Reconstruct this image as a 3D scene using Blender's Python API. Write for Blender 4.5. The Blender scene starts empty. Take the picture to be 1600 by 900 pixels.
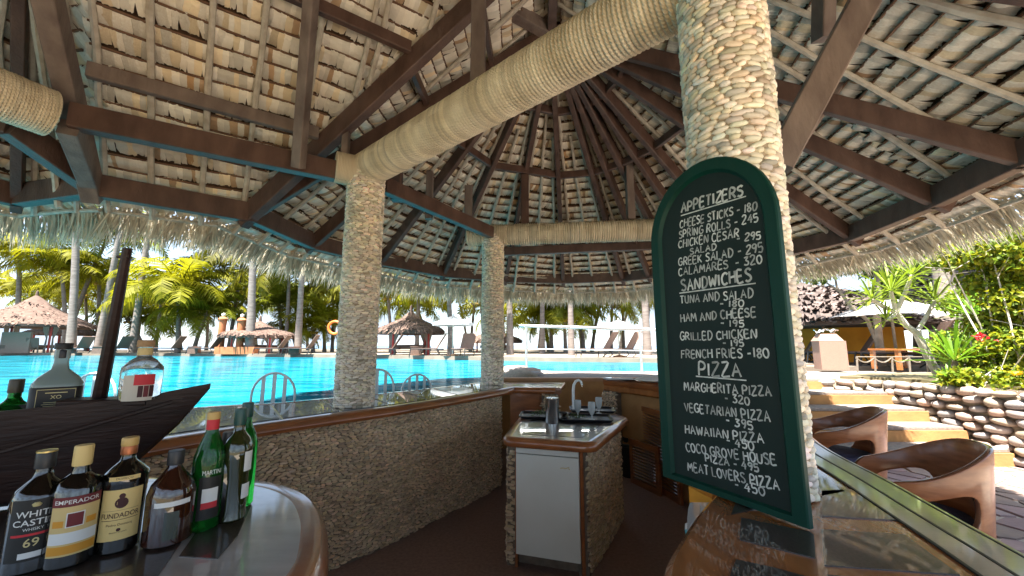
import bpy, bmesh, math, random
import numpy as np
from mathutils import Vector, Matrix
random.seed(7); rng = np.random.default_rng(7)
S = bpy.context.scene
COL = S.collection
# ---------------------------------------------------------------- camera, world, sun, exposure
FPX = 615.0                                   # focal length in pixels of a 1600 px wide picture
PIT = math.atan(90 / FPX)
CP, SP = math.cos(PIT), math.sin(PIT)
cam = bpy.data.cameras.new('camera'); camo = bpy.data.objects.new('camera', cam); COL.objects.link(camo)
cam.sensor_width = 36; cam.lens = 36 * FPX / 1600; cam.clip_start = 0.05; cam.clip_end = 6000
camo.location = (0, 0, 0); camo.rotation_euler = (math.pi / 2 + PIT, 0, 0)
S.camera = camo
SUN_EL, SUN_AZ = math.radians(71), math.radians(-150)      # azimuth clockwise from +Y
W = bpy.data.worlds.new('World'); S.world = W; W.use_nodes = True
nt = W.node_tree; nt.nodes.clear()
N = nt.nodes.new; L = nt.links.new
wo = N('ShaderNodeOutputWorld'); bg = N('ShaderNodeBackground'); bg.inputs[1].default_value = 0.115
sky = N('ShaderNodeTexSky'); sky.sky_type = 'NISHITA'; sky.sun_disc = False
sky.sun_elevation = SUN_EL; sky.sun_rotation = SUN_AZ; sky.air_density = 1.0; sky.dust_density = 0.6
tc = N('ShaderNodeTexCoord'); mp = N('ShaderNodeMapping'); mp.inputs['Scale'].default_value = (1.2, 1.2, 4.0)
nz = N('ShaderNodeTexNoise'); nz.inputs['Scale'].default_value = 2.6; nz.inputs['Detail'].default_value = 7
rp = N('ShaderNodeValToRGB'); rp.color_ramp.elements[0].position = .4; rp.color_ramp.elements[1].position = .62; rp.color_ramp.elements[0].color = (.68, .68, .68, 1)
mx = N('ShaderNodeMixRGB'); mx.inputs[2].default_value = (1.0, 1.22, 1.5, 1)
L(tc.outputs['Generated'], mp.inputs[0]); L(mp.outputs[0], nz.inputs[0]); L(nz.outputs['Fac'], rp.inputs[0])
L(rp.outputs[0], mx.inputs[0]); L(sky.outputs[0], mx.inputs[1]); L(mx.outputs[0], bg.inputs[0]); L(bg.outputs[0], wo.inputs[0])
sl = bpy.data.lights.new('sun', 'SUN'); sl.energy = 4.0; sl.angle = math.radians(.55); sl.color = (1, .95, .87)
so = bpy.data.objects.new('sun', sl); COL.objects.link(so)
sd = Vector((math.sin(SUN_AZ) * math.cos(SUN_EL), math.cos(SUN_AZ) * math.cos(SUN_EL), math.sin(SUN_EL)))
so.rotation_euler = sd.to_track_quat('Z', 'Y').to_euler(); so.location = sd * 50
S.view_settings.view_transform = 'Standard'; S.view_settings.look = 'None'
S.view_settings.exposure = 3.05; S.view_settings.gamma = 1
S.cycles.max_bounces = 12; S.cycles.diffuse_bounces = 8; S.cycles.transparent_max_bounces = 12
S.cycles.caustics_reflective = False; S.cycles.caustics_refractive = False
S.cycles.sample_clamp_indirect = 6

# ---------------------------------------------------------------- placing helpers (metres, eye at z=0)
def ray(u, v):
    x = (u - 800) / FPX; z = (450 - v) / FPX
    return np.array([x, CP - z * SP, SP + z * CP])
def atz(u, v, z): d = ray(u, v); return d * (z / d[2])
def atd(u, v, dep): return ray(u, v) * dep
def aty(u, v, Y): d = ray(u, v); return d * (Y / d[1])
def atu(u, Y, z): return ((u - 800) / FPX * (Y * CP + z * SP), Y, z)
def onplane(u, v, p0, n): d = ray(u, v); return d * (np.dot(p0, n) / np.dot(d, n))
def proj(P):
    P = np.asarray(P, float); dep = P[..., 1] * CP + P[..., 2] * SP; zc = -P[..., 1] * SP + P[..., 2] * CP
    dep = np.where(dep < .05, .05, dep)
    return 800 + FPX * P[..., 0] / dep, 450 - FPX * zc / dep, dep
def smooth(pts, n=8, closed=False):
    P = [np.array(p, float) for p in pts]; out = []; m = len(P)
    for i in range(m if closed else m - 1):
        p0 = P[(i - 1) % m] if closed or i > 0 else 2 * P[0] - P[1]
        p1, p2 = P[i], P[(i + 1) % m]
        p3 = P[(i + 2) % m] if closed or i + 2 < m else 2 * P[-1] - P[-2]
        for k in range(n):
            t = k / n
            out.append(.5 * (2 * p1 + (p2 - p0) * t + (2 * p0 - 5 * p1 + 4 * p2 - p3) * t * t + (3 * p1 - p0 - 3 * p2 + p3) * t ** 3))
    if not closed: out.append(P[-1])
    return out

# ---------------------------------------------------------------- materials
MATS = {}
def mat(name, col=(.5, .5, .5), rough=.6, var=None, vscale=8, stretch=(1, 1, 1), bump=0, bscale=30, attr=False, metal=0, coat=0,
        trans=0, ior=1.45, emit=None, translucent=0, wood=False, spec=.5, detail=5, coords='Object', crough=.05):
    if name in MATS: return MATS[name]
    m = bpy.data.materials.new(name); m.use_nodes = True; t = m.node_tree; p = t.nodes['Principled BSDF']
    N = t.nodes.new; L = t.links.new
    p.inputs['Roughness'].default_value = rough; p.inputs['Metallic'].default_value = metal
    p.inputs['Coat Weight'].default_value = coat; p.inputs['Coat Roughness'].default_value = crough
    p.inputs['Transmission Weight'].default_value = trans; p.inputs['IOR'].default_value = ior
    p.inputs['Specular IOR Level'].default_value = spec
    rgb = N('ShaderNodeRGB'); rgb.outputs[0].default_value = (*col, 1); src = rgb.outputs[0]
    tcn = N('ShaderNodeTexCoord'); mpn = N('ShaderNodeMapping'); mpn.inputs['Scale'].default_value = stretch
    L(tcn.outputs[coords], mpn.inputs[0])
    if var:
        nn = N('ShaderNodeTexNoise'); nn.inputs['Scale'].default_value = vscale; nn.inputs['Detail'].default_value = detail
        L(mpn.outputs[0], nn.inputs[0])
        r = N('ShaderNodeValToRGB'); r.color_ramp.elements[0].position = .32; r.color_ramp.elements[1].position = .68
        r.color_ramp.elements[0].color = (*col, 1); r.color_ramp.elements[1].color = (*var, 1)
        L(nn.outputs['Fac'], r.inputs[0]); src = r.outputs[0]
    if attr:
        a = N('ShaderNodeAttribute'); a.attribute_name = 'Col'
        mm = N('ShaderNodeMixRGB'); mm.blend_type = 'MULTIPLY'; mm.inputs[0].default_value = 1
        L(src, mm.inputs[1]); L(a.outputs['Color'], mm.inputs[2]); src = mm.outputs[0]
    L(src, p.inputs['Base Color'])
    if bump:
        bn = N('ShaderNodeTexNoise'); bn.inputs['Scale'].default_value = bscale; bn.inputs['Detail'].default_value = 6
        L(mpn.outputs[0], bn.inputs[0]); b = N('ShaderNodeBump'); b.inputs['Strength'].default_value = bump; b.inputs['Distance'].default_value = .01
        L(bn.outputs['Fac'], b.inputs['Height']); L(b.outputs[0], p.inputs['Normal'])
    if translucent:
        tr = N('ShaderNodeBsdfTranslucent'); L(src, tr.inputs[0]); ms = N('ShaderNodeMixShader'); ms.inputs[0].default_value = translucent
        o = t.nodes['Material Output']; L(p.outputs[0], ms.inputs[1]); L(tr.outputs[0], ms.inputs[2]); L(ms.outputs[0], o.inputs[0])
    MATS[name] = m; return m
M = {}
M['timber'] = mat('timber', (.07, .037, .029), .55, (.13, .075, .058), 9, (1, 1, .4), .5, 60, coat=.15, crough=.3)
M['timber_grey'] = mat('timber_grey', (.13, .095, .083), .6, (.23, .18, .155), 9, (1, 1, .4), .5, 60)
M['pole'] = mat('pole', (.58, .54, .47), .8, (.4, .35, .29), 14, (1, 1, 1), .5, 50)
M['thatch'] = mat('thatch', (.85, .81, .72), .85, (.74, .67, .56), 5, (1, 1, 1), .5, 90, attr=True)
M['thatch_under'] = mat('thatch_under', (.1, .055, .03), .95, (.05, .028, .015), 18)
M['lath'] = mat('lath', (.13, .07, .045), .9, (.2, .115, .07), 9)
M['fringe'] = mat('fringe', (.68, .63, .52), .85, (.52, .46, .35), 5, attr=True, translucent=.25)
M['pebble_cream'] = mat('pebble_cream', (.84, .77, .64), .55, (.74, .65, .52), 20, (1, 1, 1), .15, 60, attr=True)
M['pebble_brown'] = mat('pebble_brown', (.6, .46, .3), .42, (.5, .36, .23), 5, (1, 1, 1), .15, 60, attr=True, coat=.2, crough=.35)
M['mortar_cream'] = mat('mortar_cream', (.42, .34, .24), .9, (.3, .24, .16), 20)
M['mortar_dark'] = mat('mortar_dark', (.2, .15, .105), .9, (.13, .1, .07), 20)
M['rope_end'] = mat('rope_end', (.5, .42, .3), .9)
M['wood_edge'] = mat('wood_edge', (.36, .12, .035), .3, (.2, .065, .022), 5, (1, 1, 4), .1, 30, coat=.9)
M['wood_orange'] = mat('wood_orange', (.42, .16, .045), .25, (.26, .09, .025), 5, (3, 1, 1), .06, 30, coat=1, crough=.03)
M['tile_dark'] = mat('tile_dark', (.03, .022, .018), .35, (.07, .052, .043), 160, (1, 1, 1), 0, coat=1, crough=.025, attr=False, detail=3)
M['lacquer_grey'] = mat('lacquer_grey', (.24, .21, .19), .35, (.27, .23, .2), 3, (1, 6, 1), .05, 14, coat=1, crough=.06)
M['lacquer_pale'] = mat('lacquer_pale', (.5, .48, .46), .4, (.36, .33, .31), 5, (1, 3, 1), .08, 16, coat=1, crough=.08)
M['groove'] = mat('groove', (.012, .01, .009), .5)
M['floor'] = mat('floor_mat', (.3, .2, .165), .75, (.22, .145, .12), 40, (1, 1, 1), .3, 200)
M['orange_wall'] = mat('orange_wall', (.42, .215, .075), .85, (.3, .15, .055), 5, (1, 1, 1), .3, 40)
M['ochre'] = mat('ochre', (.85, .38, .04), .85, (.7, .28, .025), 2.5, (1, 1, 1), .2, 30)
M['green_paint'] = mat('green_paint', (.002, .034, .022), .5, (.003, .046, .031), 6, (1, 1, .3), .12, 60, spec=.3)
M['green_face'] = mat('green_face', (.0015, .011, .008), .65, (.004, .018, .014), 5, (1, 1, .25), .05, 60)
M['paint_white'] = mat('paint_white', (.8, .81, .76), .7, (.5, .53, .49), 45, attr=True)
M['white_metal'] = mat('white_metal', (.75, .78, .77), .35)
M['fridge'] = mat('fridge', (.72, .73, .66), .35, (.66, .66, .58), 3, coat=.2, detail=4)
M['steel'] = mat('steel', (.62, .62, .6), .18, metal=1)
M['steel_rail'] = mat('steel_rail', (.72, .72, .72), .3, metal=.9)
M['black'] = mat('black_plastic', (.02, .02, .022), .4)
M['navy'] = mat('navy_fabric', (.02, .022, .06), .85, (.03, .032, .085), 90, bump=.3, bscale=300)
M['chair_wood'] = mat('chair_wood', (.34, .13, .05), .4, (.2, .065, .022), 7, (1, 1, 5), .08, 30, coat=.45, crough=.15)
M['chair_dark'] = mat('chair_dark', (.14, .055, .03), .22, coat=.9)
M['boat'] = mat('boat_wood', (.014, .006, .005), .5, (.032, .014, .01), 4, (1, 1, 6), .3, 18, coat=.1, crough=.3, spec=.3)
M['trunk'] = mat('palm_trunk', (.22, .185, .165), .9, (.14, .115, .1), 3, (1, 1, 5), .6, 12)
M['bark'] = mat('bark', (.2, .165, .13), .9, (.12, .1, .075), 8, bump=.5, bscale=30)
M['frond'] = mat('palm_frond', (.13, .15, .008), .6, attr=True, translucent=.58, spec=.25)
M['leaf'] = mat('leaf_mat', (.17, .21, .02), .5, attr=True, translucent=.45)
M['rosette'] = mat('rosette_leaf', (.12, .2, .02), .4, attr=True, translucent=.4)
M['hut_thatch'] = mat('hut_thatch', (.08, .05, .038), .95, (.12, .078, .06), 4, (1, 1, 1), .9, 12, attr=True)
M['brown_thatch'] = mat('brown_thatch', (.06, .044, .038), .95, (.1, .075, .068), 3, (1, 1, 1), .9, 10, attr=True)
M['curtain'] = mat('curtain_cloth', (.4, .34, .29), .9, translucent=.3)
M['red_wood'] = mat('red_wood', (.5, .05, .04), .6)
M['wicker'] = mat('wicker', (.2, .12, .09), .8, (.13, .08, .06), 30, (1, 1, 8), .6, 60)
M['wicker_light'] = mat('wicker_light', (.33, .2, .15), .8, (.24, .14, .105), 25, (1, 1, 12), .6, 60)
M['canvas'] = mat('canvas', (.6, .58, .58), .8, translucent=.5)
M['stone'] = mat('river_stone', (.32, .285, .25), .7, (.22, .19, .165), 9, (1, 1, 1), .4, 30, attr=True)
M['flag'] = mat('flagstone', (.34, .25, .225), .6, (.24, .175, .17), 6, (1, 1, 1), .3, 30, attr=True)
M['grout'] = mat('grout', (.5, .43, .35), .9, (.42, .35, .28), 20)
M['deck'] = mat('deck_stone', (.24, .195, .15), .9, (.19, .15, .115), 3, bump=.3, bscale=40)
M['wash'] = mat('pebble_wash', (.28, .23, .19), .9, (.17, .14, .125), 34, bump=.5, bscale=60)
M['soil'] = mat('soil', (.16, .12, .07), .95, (.1, .09, .04), 5)
M['terracotta'] = mat('terracotta', (.45, .22, .1), .6, (.3, .15, .07), 5)
M['pillar'] = mat('pillar_plaster', (.42, .15, .06), .8, (.33, .11, .04), 5)
M['red'] = mat('red_flower', (.6, .02, .03), .6)
M['lifebuoy'] = mat('lifebuoy', (.75, .16, .02), .5)
M['cork'] = mat('cork', (.32, .19, .09), .8, (.42, .27, .14), 40)
M['glass_green'] = mat('glass_green', (.03, .5, .06), .03, trans=.92, ior=1.3)
M['glass_green_dark'] = mat('glass_green_dark', (.01, .13, .018), .04, trans=.55, ior=1.4)
M['glass_dark'] = mat('glass_dark', (.006, .005, .004), .04, coat=1)
M['glass_amber'] = mat('glass_amber', (.03, .008, .004), .04, coat=1)
M['glass_olive'] = mat('glass_olive', (.02, .025, .006), .04, coat=1)
M['glass_clear'] = mat('glass_clear', (.82, .88, .86), .04, trans=.85, ior=1.25)
M['glass_frost'] = mat('glass_frost', (.3, .38, .36), .22, trans=.3)
M['gold'] = mat('gold_foil', (.55, .42, .16), .35, metal=.7)
M['label_cream'] = mat('label_cream', (.68, .5, .2), .6)
M['label_tan'] = mat('label_tan', (.62, .46, .2), .6)
M['label_black'] = mat('label_black', (.015, .014, .013), .5)
M['label_maroon'] = mat('label_maroon', (.14, .015, .02), .55)
M['label_white'] = mat('label_white', (.7, .7, .68), .6)
M['label_red'] = mat('label_red', (.55, .03, .04), .6)
M['label_orange'] = mat('label_orange', (.62, .28, .03), .6)
M['ink_dark'] = mat('ink_dark', (.05, .01, .012), .6)
M['ink_gold'] = mat('ink_gold', (.6, .5, .24), .5)
M['cap_green'] = mat('cap_green', (.01, .06, .05), .35)
M['water_cloth'] = mat('film', (.75, .78, .78), .12, trans=.6, ior=1.1)
M['foam'] = mat('glass_tumbler', (.7, .74, .74), .15, trans=.35, ior=1.2)
M['herb'] = mat('herb_leaf', (.05, .09, .02), .5, attr=True)

def rope_mat():
    m = bpy.data.materials.new('sisal_rope'); m.use_nodes = True; t = m.node_tree; p = t.nodes['Principled BSDF']
    N = t.nodes.new; L = t.links.new; p.inputs['Roughness'].default_value = .85
    uv = N('ShaderNodeUVMap'); mp = N('ShaderNodeMapping'); L(uv.outputs[0], mp.inputs[0])
    w = N('ShaderNodeTexWave'); w.bands_direction = 'DIAGONAL'; w.inputs['Scale'].default_value = 32; w.inputs['Distortion'].default_value = 1.2; w.inputs['Detail'].default_value = 2
    L(mp.outputs[0], w.inputs[0])
    n = N('ShaderNodeTexNoise'); n.inputs['Scale'].default_value = 5; n.inputs['Detail'].default_value = 8; L(mp.outputs[0], n.inputs[0])
    r = N('ShaderNodeValToRGB'); r.color_ramp.elements[0].position = .35; r.color_ramp.elements[1].position = .66
    r.color_ramp.elements[0].color = (.62, .53, .38, 1); r.color_ramp.elements[1].color = (.84, .76, .6, 1); L(n.outputs['Fac'], r.inputs[0]); at = N('ShaderNodeAttribute'); at.attribute_name = 'Col'; mm = N('ShaderNodeMixRGB'); mm.blend_type = 'MULTIPLY'; mm.inputs[0].default_value = 1; L(r.outputs[0], mm.inputs[1]); L(at.outputs['Color'], mm.inputs[2]); L(mm.outputs[0], p.inputs['Base Color'])
    b = N('ShaderNodeBump'); b.inputs['Strength'].default_value = .9; b.inputs['Distance'].default_value = .004
    L(w.outputs['Fac'], b.inputs['Height']); L(b.outputs[0], p.inputs['Normal']); return m
M['rope'] = rope_mat()
def water_mat(name, col, bscale, strength, rough=.04):
    m = bpy.data.materials.new(name); m.use_nodes = True; t = m.node_tree; p = t.nodes['Principled BSDF']
    N = t.nodes.new; L = t.links.new; p.inputs['Roughness'].default_value = rough; p.inputs['Specular IOR Level'].default_value = 0.5; p.inputs['IOR'].default_value = 1.015 if name == 'pool_water' else 1.2
    tc = N('ShaderNodeTexCoord'); mp = N('ShaderNodeMapping'); mp.inputs['Scale'].default_value = (1, 2.2, 1); L(tc.outputs['Object'], mp.inputs[0])
    n = N('ShaderNodeTexNoise'); n.inputs['Scale'].default_value = bscale; n.inputs['Detail'].default_value = 4; L(mp.outputs[0], n.inputs[0])
    v = N('ShaderNodeTexVoronoi'); v.inputs['Scale'].default_value = bscale * .6; v.feature = 'SMOOTH_F1'; L(mp.outputs[0], v.inputs[0])
    r = N('ShaderNodeValToRGB'); r.color_ramp.elements[0].position = .3; r.color_ramp.elements[1].position = .75
    r.color_ramp.elements[0].color = (*[c * .55 for c in col], 1); r.color_ramp.elements[1].color = (*[min(1, c * 1.45 + .008) for c in col], 1)  # ripple reflections painted into the water colour as lighter and darker patches
    L(v.outputs['Distance'], r.inputs[0]); L(r.outputs[0], p.inputs['Base Color'])
    b = N('ShaderNodeBump'); b.inputs['Strength'].default_value = strength; b.inputs['Distance'].default_value = .03; L(n.outputs['Fac'], b.inputs['Height']); L(b.outputs[0], p.inputs['Normal'])
    return m
M['pool'] = water_mat('pool_water', (.003, .145, .2), 1.9, .6)
M['sea'] = water_mat('sea_water', (.03, .1, .2), .3, .4, .15)

# ---------------------------------------------------------------- mesh builder
class MB:
    def __init__(s): s.V = []; s.F = []; s.C = []; s.UV = None
    def add(s, vs, fs, col=None):
        o = len(s.V); s.V.extend([tuple(float(c) for c in v) for v in vs])
        for f in fs: s.F.append(tuple(i + o for i in f)); s.C.append(col)
        return s
    def box(s, c, size, rz=0, col=None):
        x, y, z = [d / 2 for d in size]; ca, sa = math.cos(rz), math.sin(rz)
        vs = [(c[0] + a * ca - b * sa, c[1] + a * sa + b * ca, c[2] + d) for a, b, d in [(-x, -y, -z), (x, -y, -z), (x, y, -z), (-x, y, -z), (-x, -y, z), (x, -y, z), (x, y, z), (-x, y, z)]]
        return s.add(vs, [(0, 3, 2, 1), (4, 5, 6, 7), (0, 1, 5, 4), (1, 2, 6, 5), (2, 3, 7, 6), (3, 0, 4, 7)], col)
    def beam(s, p0, p1, w, h, ch=.008, up=(0, 0, 1), col=None):
        p0, p1 = Vector(p0), Vector(p1); d = (p1 - p0).normalized(); u = Vector(up)
        sx = d.cross(u)
        if sx.length < 1e-4: sx = d.cross(Vector((0, 1, 0)))
        sx.normalize(); uy = sx.cross(d)
        w, h = w / 2, h / 2
        pr = [(-w + ch, -h), (w - ch, -h), (w, -h + ch), (w, h - ch), (w - ch, h), (-w + ch, h), (-w, h - ch), (-w, -h + ch)]
        vs = [p + sx * a + uy * b for p in (p0, p1) for a, b in pr]
        fs = [(i, (i + 1) % 8, 8 + (i + 1) % 8, 8 + i) for i in range(8)] + [tuple(range(7, -1, -1)), tuple(range(8, 16))]
        return s.add(vs, fs, col)
    def tube(s, pts, r, n=8, cap=True, col=None, closed=False):
        P = [Vector(p) for p in pts]; R = r if isinstance(r, (list, tuple)) else [r] * len(P); vs = []; m = len(P); a = None
        for i, p in enumerate(P):
            if closed: d = P[(i + 1) % m] - P[i - 1]
            else: d = P[min(i + 1, m - 1)] - P[max(i - 1, 0)]
            d.normalize()
            if a is None: a = d.orthogonal().normalized()
            else:
                a = a - d * a.dot(d)
                a = a.normalized() if a.length > 1e-5 else d.orthogonal().normalized()
            b = d.cross(a)
            for k in range(n):
                t = 2 * math.pi * k / n; vs.append(p + (a * math.cos(t) + b * math.sin(t)) * R[i])
        fs = []
        for i in range(m if closed else m - 1):
            j = (i + 1) % m
            for k in range(n): fs.append((i * n + k, i * n + (k + 1) % n, j * n + (k + 1) % n, j * n + k))
        if cap and not closed: fs += [tuple(range(n - 1, -1, -1)), tuple((m - 1) * n + k for k in range(n))]
        return s.add(vs, fs, col)
    def lathe(s, prof, c=(0, 0, 0), n=24, sq=0, sy=1, col=None, rz=0):      # prof: (radius, z); sq>0 squares the section, sy flattens it
        vs = []
        for r, z in prof:
            for k in range(n):
                t = 2 * math.pi * k / n; cx, cy = math.cos(t), math.sin(t)
                if sq:
                    e = 2 / (2 + sq * 6); cx = math.copysign(abs(cx) ** e, cx); cy = math.copysign(abs(cy) ** e, cy)
                x, y = r * cx, r * cy * sy
                vs.append((c[0] + x * math.cos(rz) - y * math.sin(rz), c[1] + x * math.sin(rz) + y * math.cos(rz), c[2] + z))
        m = len(prof); fs = []
        for i in range(m - 1):
            for k in range(n): fs.append((i * n + k, i * n + (k + 1) % n, (i + 1) * n + (k + 1) % n, (i + 1) * n + k))
        if prof[0][0] > 1e-4: fs.append(tuple(range(n - 1, -1, -1)))
        if prof[-1][0] > 1e-4: fs.append(tuple((m - 1) * n + k for k in range(n)))
        return s.add(vs, fs, col)
    def prism(s, poly, z0, z1, col=None):
        n = len(poly); ar = sum(poly[i][0] * poly[(i + 1) % n][1] - poly[(i + 1) % n][0] * poly[i][1] for i in range(n))
        if ar < 0: poly = poly[::-1]
        vs = [(p[0], p[1], z0) for p in poly] + [(p[0], p[1], z1) for p in poly]
        fs = [tuple(range(n - 1, -1, -1)), tuple(range(n, 2 * n))] + [(i, (i + 1) % n, n + (i + 1) % n, n + i) for i in range(n)]
        return s.add(vs, fs, col)
    def sheet(s, poly, z, col=None):
        n = len(poly); ar = sum(poly[i][0] * poly[(i + 1) % n][1] - poly[(i + 1) % n][0] * poly[i][1] for i in range(n))
        if ar < 0: poly = poly[::-1]
        return s.add([(p[0], p[1], z) for p in poly], [tuple(range(n))], col)
    def sweep(s, path, prof, col=None, closed=False):                         # path in plan (x,y,z), prof (outward, up)
        P = [Vector(p) for p in path]; m = len(P); k = len(prof); vs = []
        for i, p in enumerate(P):
            if closed: d = P[(i + 1) % m] - P[i - 1]
            else: d = P[min(i + 1, m - 1)] - P[max(i - 1, 0)]
            d.z = 0; d.normalize(); o = Vector((d.y, -d.x, 0))
            for a, b in prof: vs.append(p + o * a + Vector((0, 0, b)))
        fs = []
        for i in range(m if closed else m - 1):
            j = (i + 1) % m
            for q in range(k): fs.append((i * k + q, i * k + (q + 1) % k, j * k + (q + 1) % k, j * k + q))
        if not closed: fs += [tuple(range(k - 1, -1, -1)), tuple((m - 1) * k + q for q in range(k))]
        return s.add(vs, fs, col)
    def mesh(s, name, m, sm=False, local=None):
        V = s.V
        if local is not None: V = [(a - local[0], b - local[1], c - local[2]) for a, b, c in V]
        me = bpy.data.meshes.new(name); me.from_pydata(V, [], s.F)
        if any(c is not None for c in s.C):
            at = me.color_attributes.new('Col', 'FLOAT_COLOR', 'CORNER'); buf = []
            for f, c in zip(s.F, s.C): buf += list((*(c or (1, 1, 1)), 1)) * len(f)
            at.data.foreach_set('color', buf)
        elif 'Col' : 
            at = me.color_attributes.new('Col', 'FLOAT_COLOR', 'CORNER'); at.data.foreach_set('color', [1.0] * (4 * len(me.loops)))
        me.materials.append(m)
        if sm:
            me.polygons.foreach_set('use_smooth', [True] * len(me.polygons))
            if sm != 'all':
                me.update(); 
                try: me.set_sharp_from_angle(angle=math.radians(sm if sm is not True else 40))
                except Exception: pass
        me.update(); return me
    def build(s, name, m, parent=None, sm=False, base=None):
        # world-coordinate geometry; a child takes back its parent's offset
        loc = base if base is not None else (0, 0, 0)
        o = bpy.data.objects.new(name, s.mesh(name, m, sm, loc)); COL.objects.link(o); o.location = loc
        if parent is not None:
            o.parent = parent
            g = parent; off = Vector((0, 0, 0))
            while g is not None: off += g.location; g = g.parent
            if parent.get('_world'): o.location = Vector(loc) - off
        return o
def npmesh(name, V, faces, m, cols=None, sm=True):
    """V (n,3); faces list of (k,size) int arrays; cols per-vertex (n,3)"""
    me = bpy.data.meshes.new(name); me.vertices.add(len(V)); me.vertices.foreach_set('co', np.asarray(V, np.float32).ravel())
    loops = np.concatenate([f.ravel() for f in faces]); sizes = np.concatenate([np.full(len(f), f.shape[1]) for f in faces])
    me.loops.add(len(loops)); me.loops.foreach_set('vertex_index', loops.astype(np.int32))
    me.polygons.add(len(sizes)); st = np.concatenate([[0], np.cumsum(sizes)[:-1]])
    me.polygons.foreach_set('loop_start', st.astype(np.int32)); me.polygons.foreach_set('loop_total', sizes.astype(np.int32))
    me.update(calc_edges=True)
    if cols is not None:
        at = me.color_attributes.new('Col', 'FLOAT_COLOR', 'CORNER'); c = np.ones((len(loops), 4), np.float32); c[:, :3] = cols[loops]
        at.data.foreach_set('color', c.ravel())
    if sm: me.polygons.foreach_set('use_smooth', np.ones(len(sizes), bool))
    me.materials.append(m); me.validate(); me.update(); return me
def link(name, me, parent=None, world=True):
    o = bpy.data.objects.new(name, me); COL.objects.link(o)
    if parent is not None:
        o.parent = parent
        if parent.get('_world'): 
            off = Vector((0, 0, 0)); g = parent
            while g is not None: off += g.location; g = g.parent
            o.location = -off
    return o
def tag(o, label, cat=None, group=None, kind=None):
    if label: o['label'] = label
    if cat: o['category'] = cat
    if group: o['group'] = group
    if kind: o['kind'] = kind
    return o
ALLW = []
def thing(name, label, cat, loc=(0, 0, 0), rz=0, group=None, world=False):
    o = bpy.data.objects.new(name, None); COL.objects.link(o); o.location = loc; o.rotation_euler.z = rz; o.empty_display_size = .2
    tag(o, label, cat, group)
    if world: o['_world'] = 1; ALLW.append(o)
    return o
def struct(name, mb, m, sm=False): o = mb.build(name, m, None, sm); o['kind'] = 'structure'; return o
def kids(o): return [c for c in KIDS.get(o.name, [])]
def copy_tree(o, loc, rz=None, label=None, scale=None):
    allc = list(o.children)
    c = o.copy(); COL.objects.link(c); c.location = loc
    if rz is not None: c.rotation_euler.z = rz
    if scale: c.scale = (scale,) * 3 if not isinstance(scale, tuple) else scale
    if label: c['label'] = label
    def rec(src, dst):
        for ch in list(src.children):
            d = ch.copy(); COL.objects.link(d); d.parent = dst; rec(ch, d)
    rec(o, c); return c
# ---------------------------------------------------------------- stamping many small pieces
def stamp(tv, tf, pos, t, b, n, sc, jit=None):
    Nn, T = len(pos), len(tv)
    loc = tv[None] * sc[:, None, :]
    if jit is not None: loc = loc + jit
    V = pos[:, None] + loc[..., 0:1] * t[:, None] + loc[..., 1:2] * b[:, None] + loc[..., 2:3] * n[:, None]
    return V.reshape(-1, 3), [(f[None] + (np.arange(Nn) * T)[:, None, None]).reshape(-1, f.shape[1]) for f in tf]
def dome():                               # a pebble: base ring, shoulder ring, crown
    k = 8; a = np.arange(k) * 2 * np.pi / k; v = []
    for r, z in ((1, -.35), (.97, .25), (.66, .8)): v += [(r * math.copysign(abs(math.cos(q)) ** .8, math.cos(q)), r * math.copysign(abs(math.sin(q)) ** .8, math.sin(q)), z) for q in a]
    v.append((0, 0, 1)); v = np.array(v)
    q = np.array([(i + r * k, (i + 1) % k + r * k, (i + 1) % k + (r + 1) * k, i + (r + 1) * k) for r in (0, 1) for i in range(k)])
    tr = np.array([(2 * k + i, 2 * k + (i + 1) % k, 3 * k) for i in range(k)]); return v, [q, tr]
DV, DF = dome()
def visible_order(pos, n, count, facing=True):
    u, v, dep = proj(pos); ok = (u > 0) & (u < 1600) & (v > 0) & (v < 900) & (dep > .2)
    if facing: ok &= (np.einsum('ij,ij->i', n, -pos) > .15 * np.linalg.norm(pos, axis=1))
    idx = np.where(ok)[0]; return idx[np.argsort(dep[idx])][:count]
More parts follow.
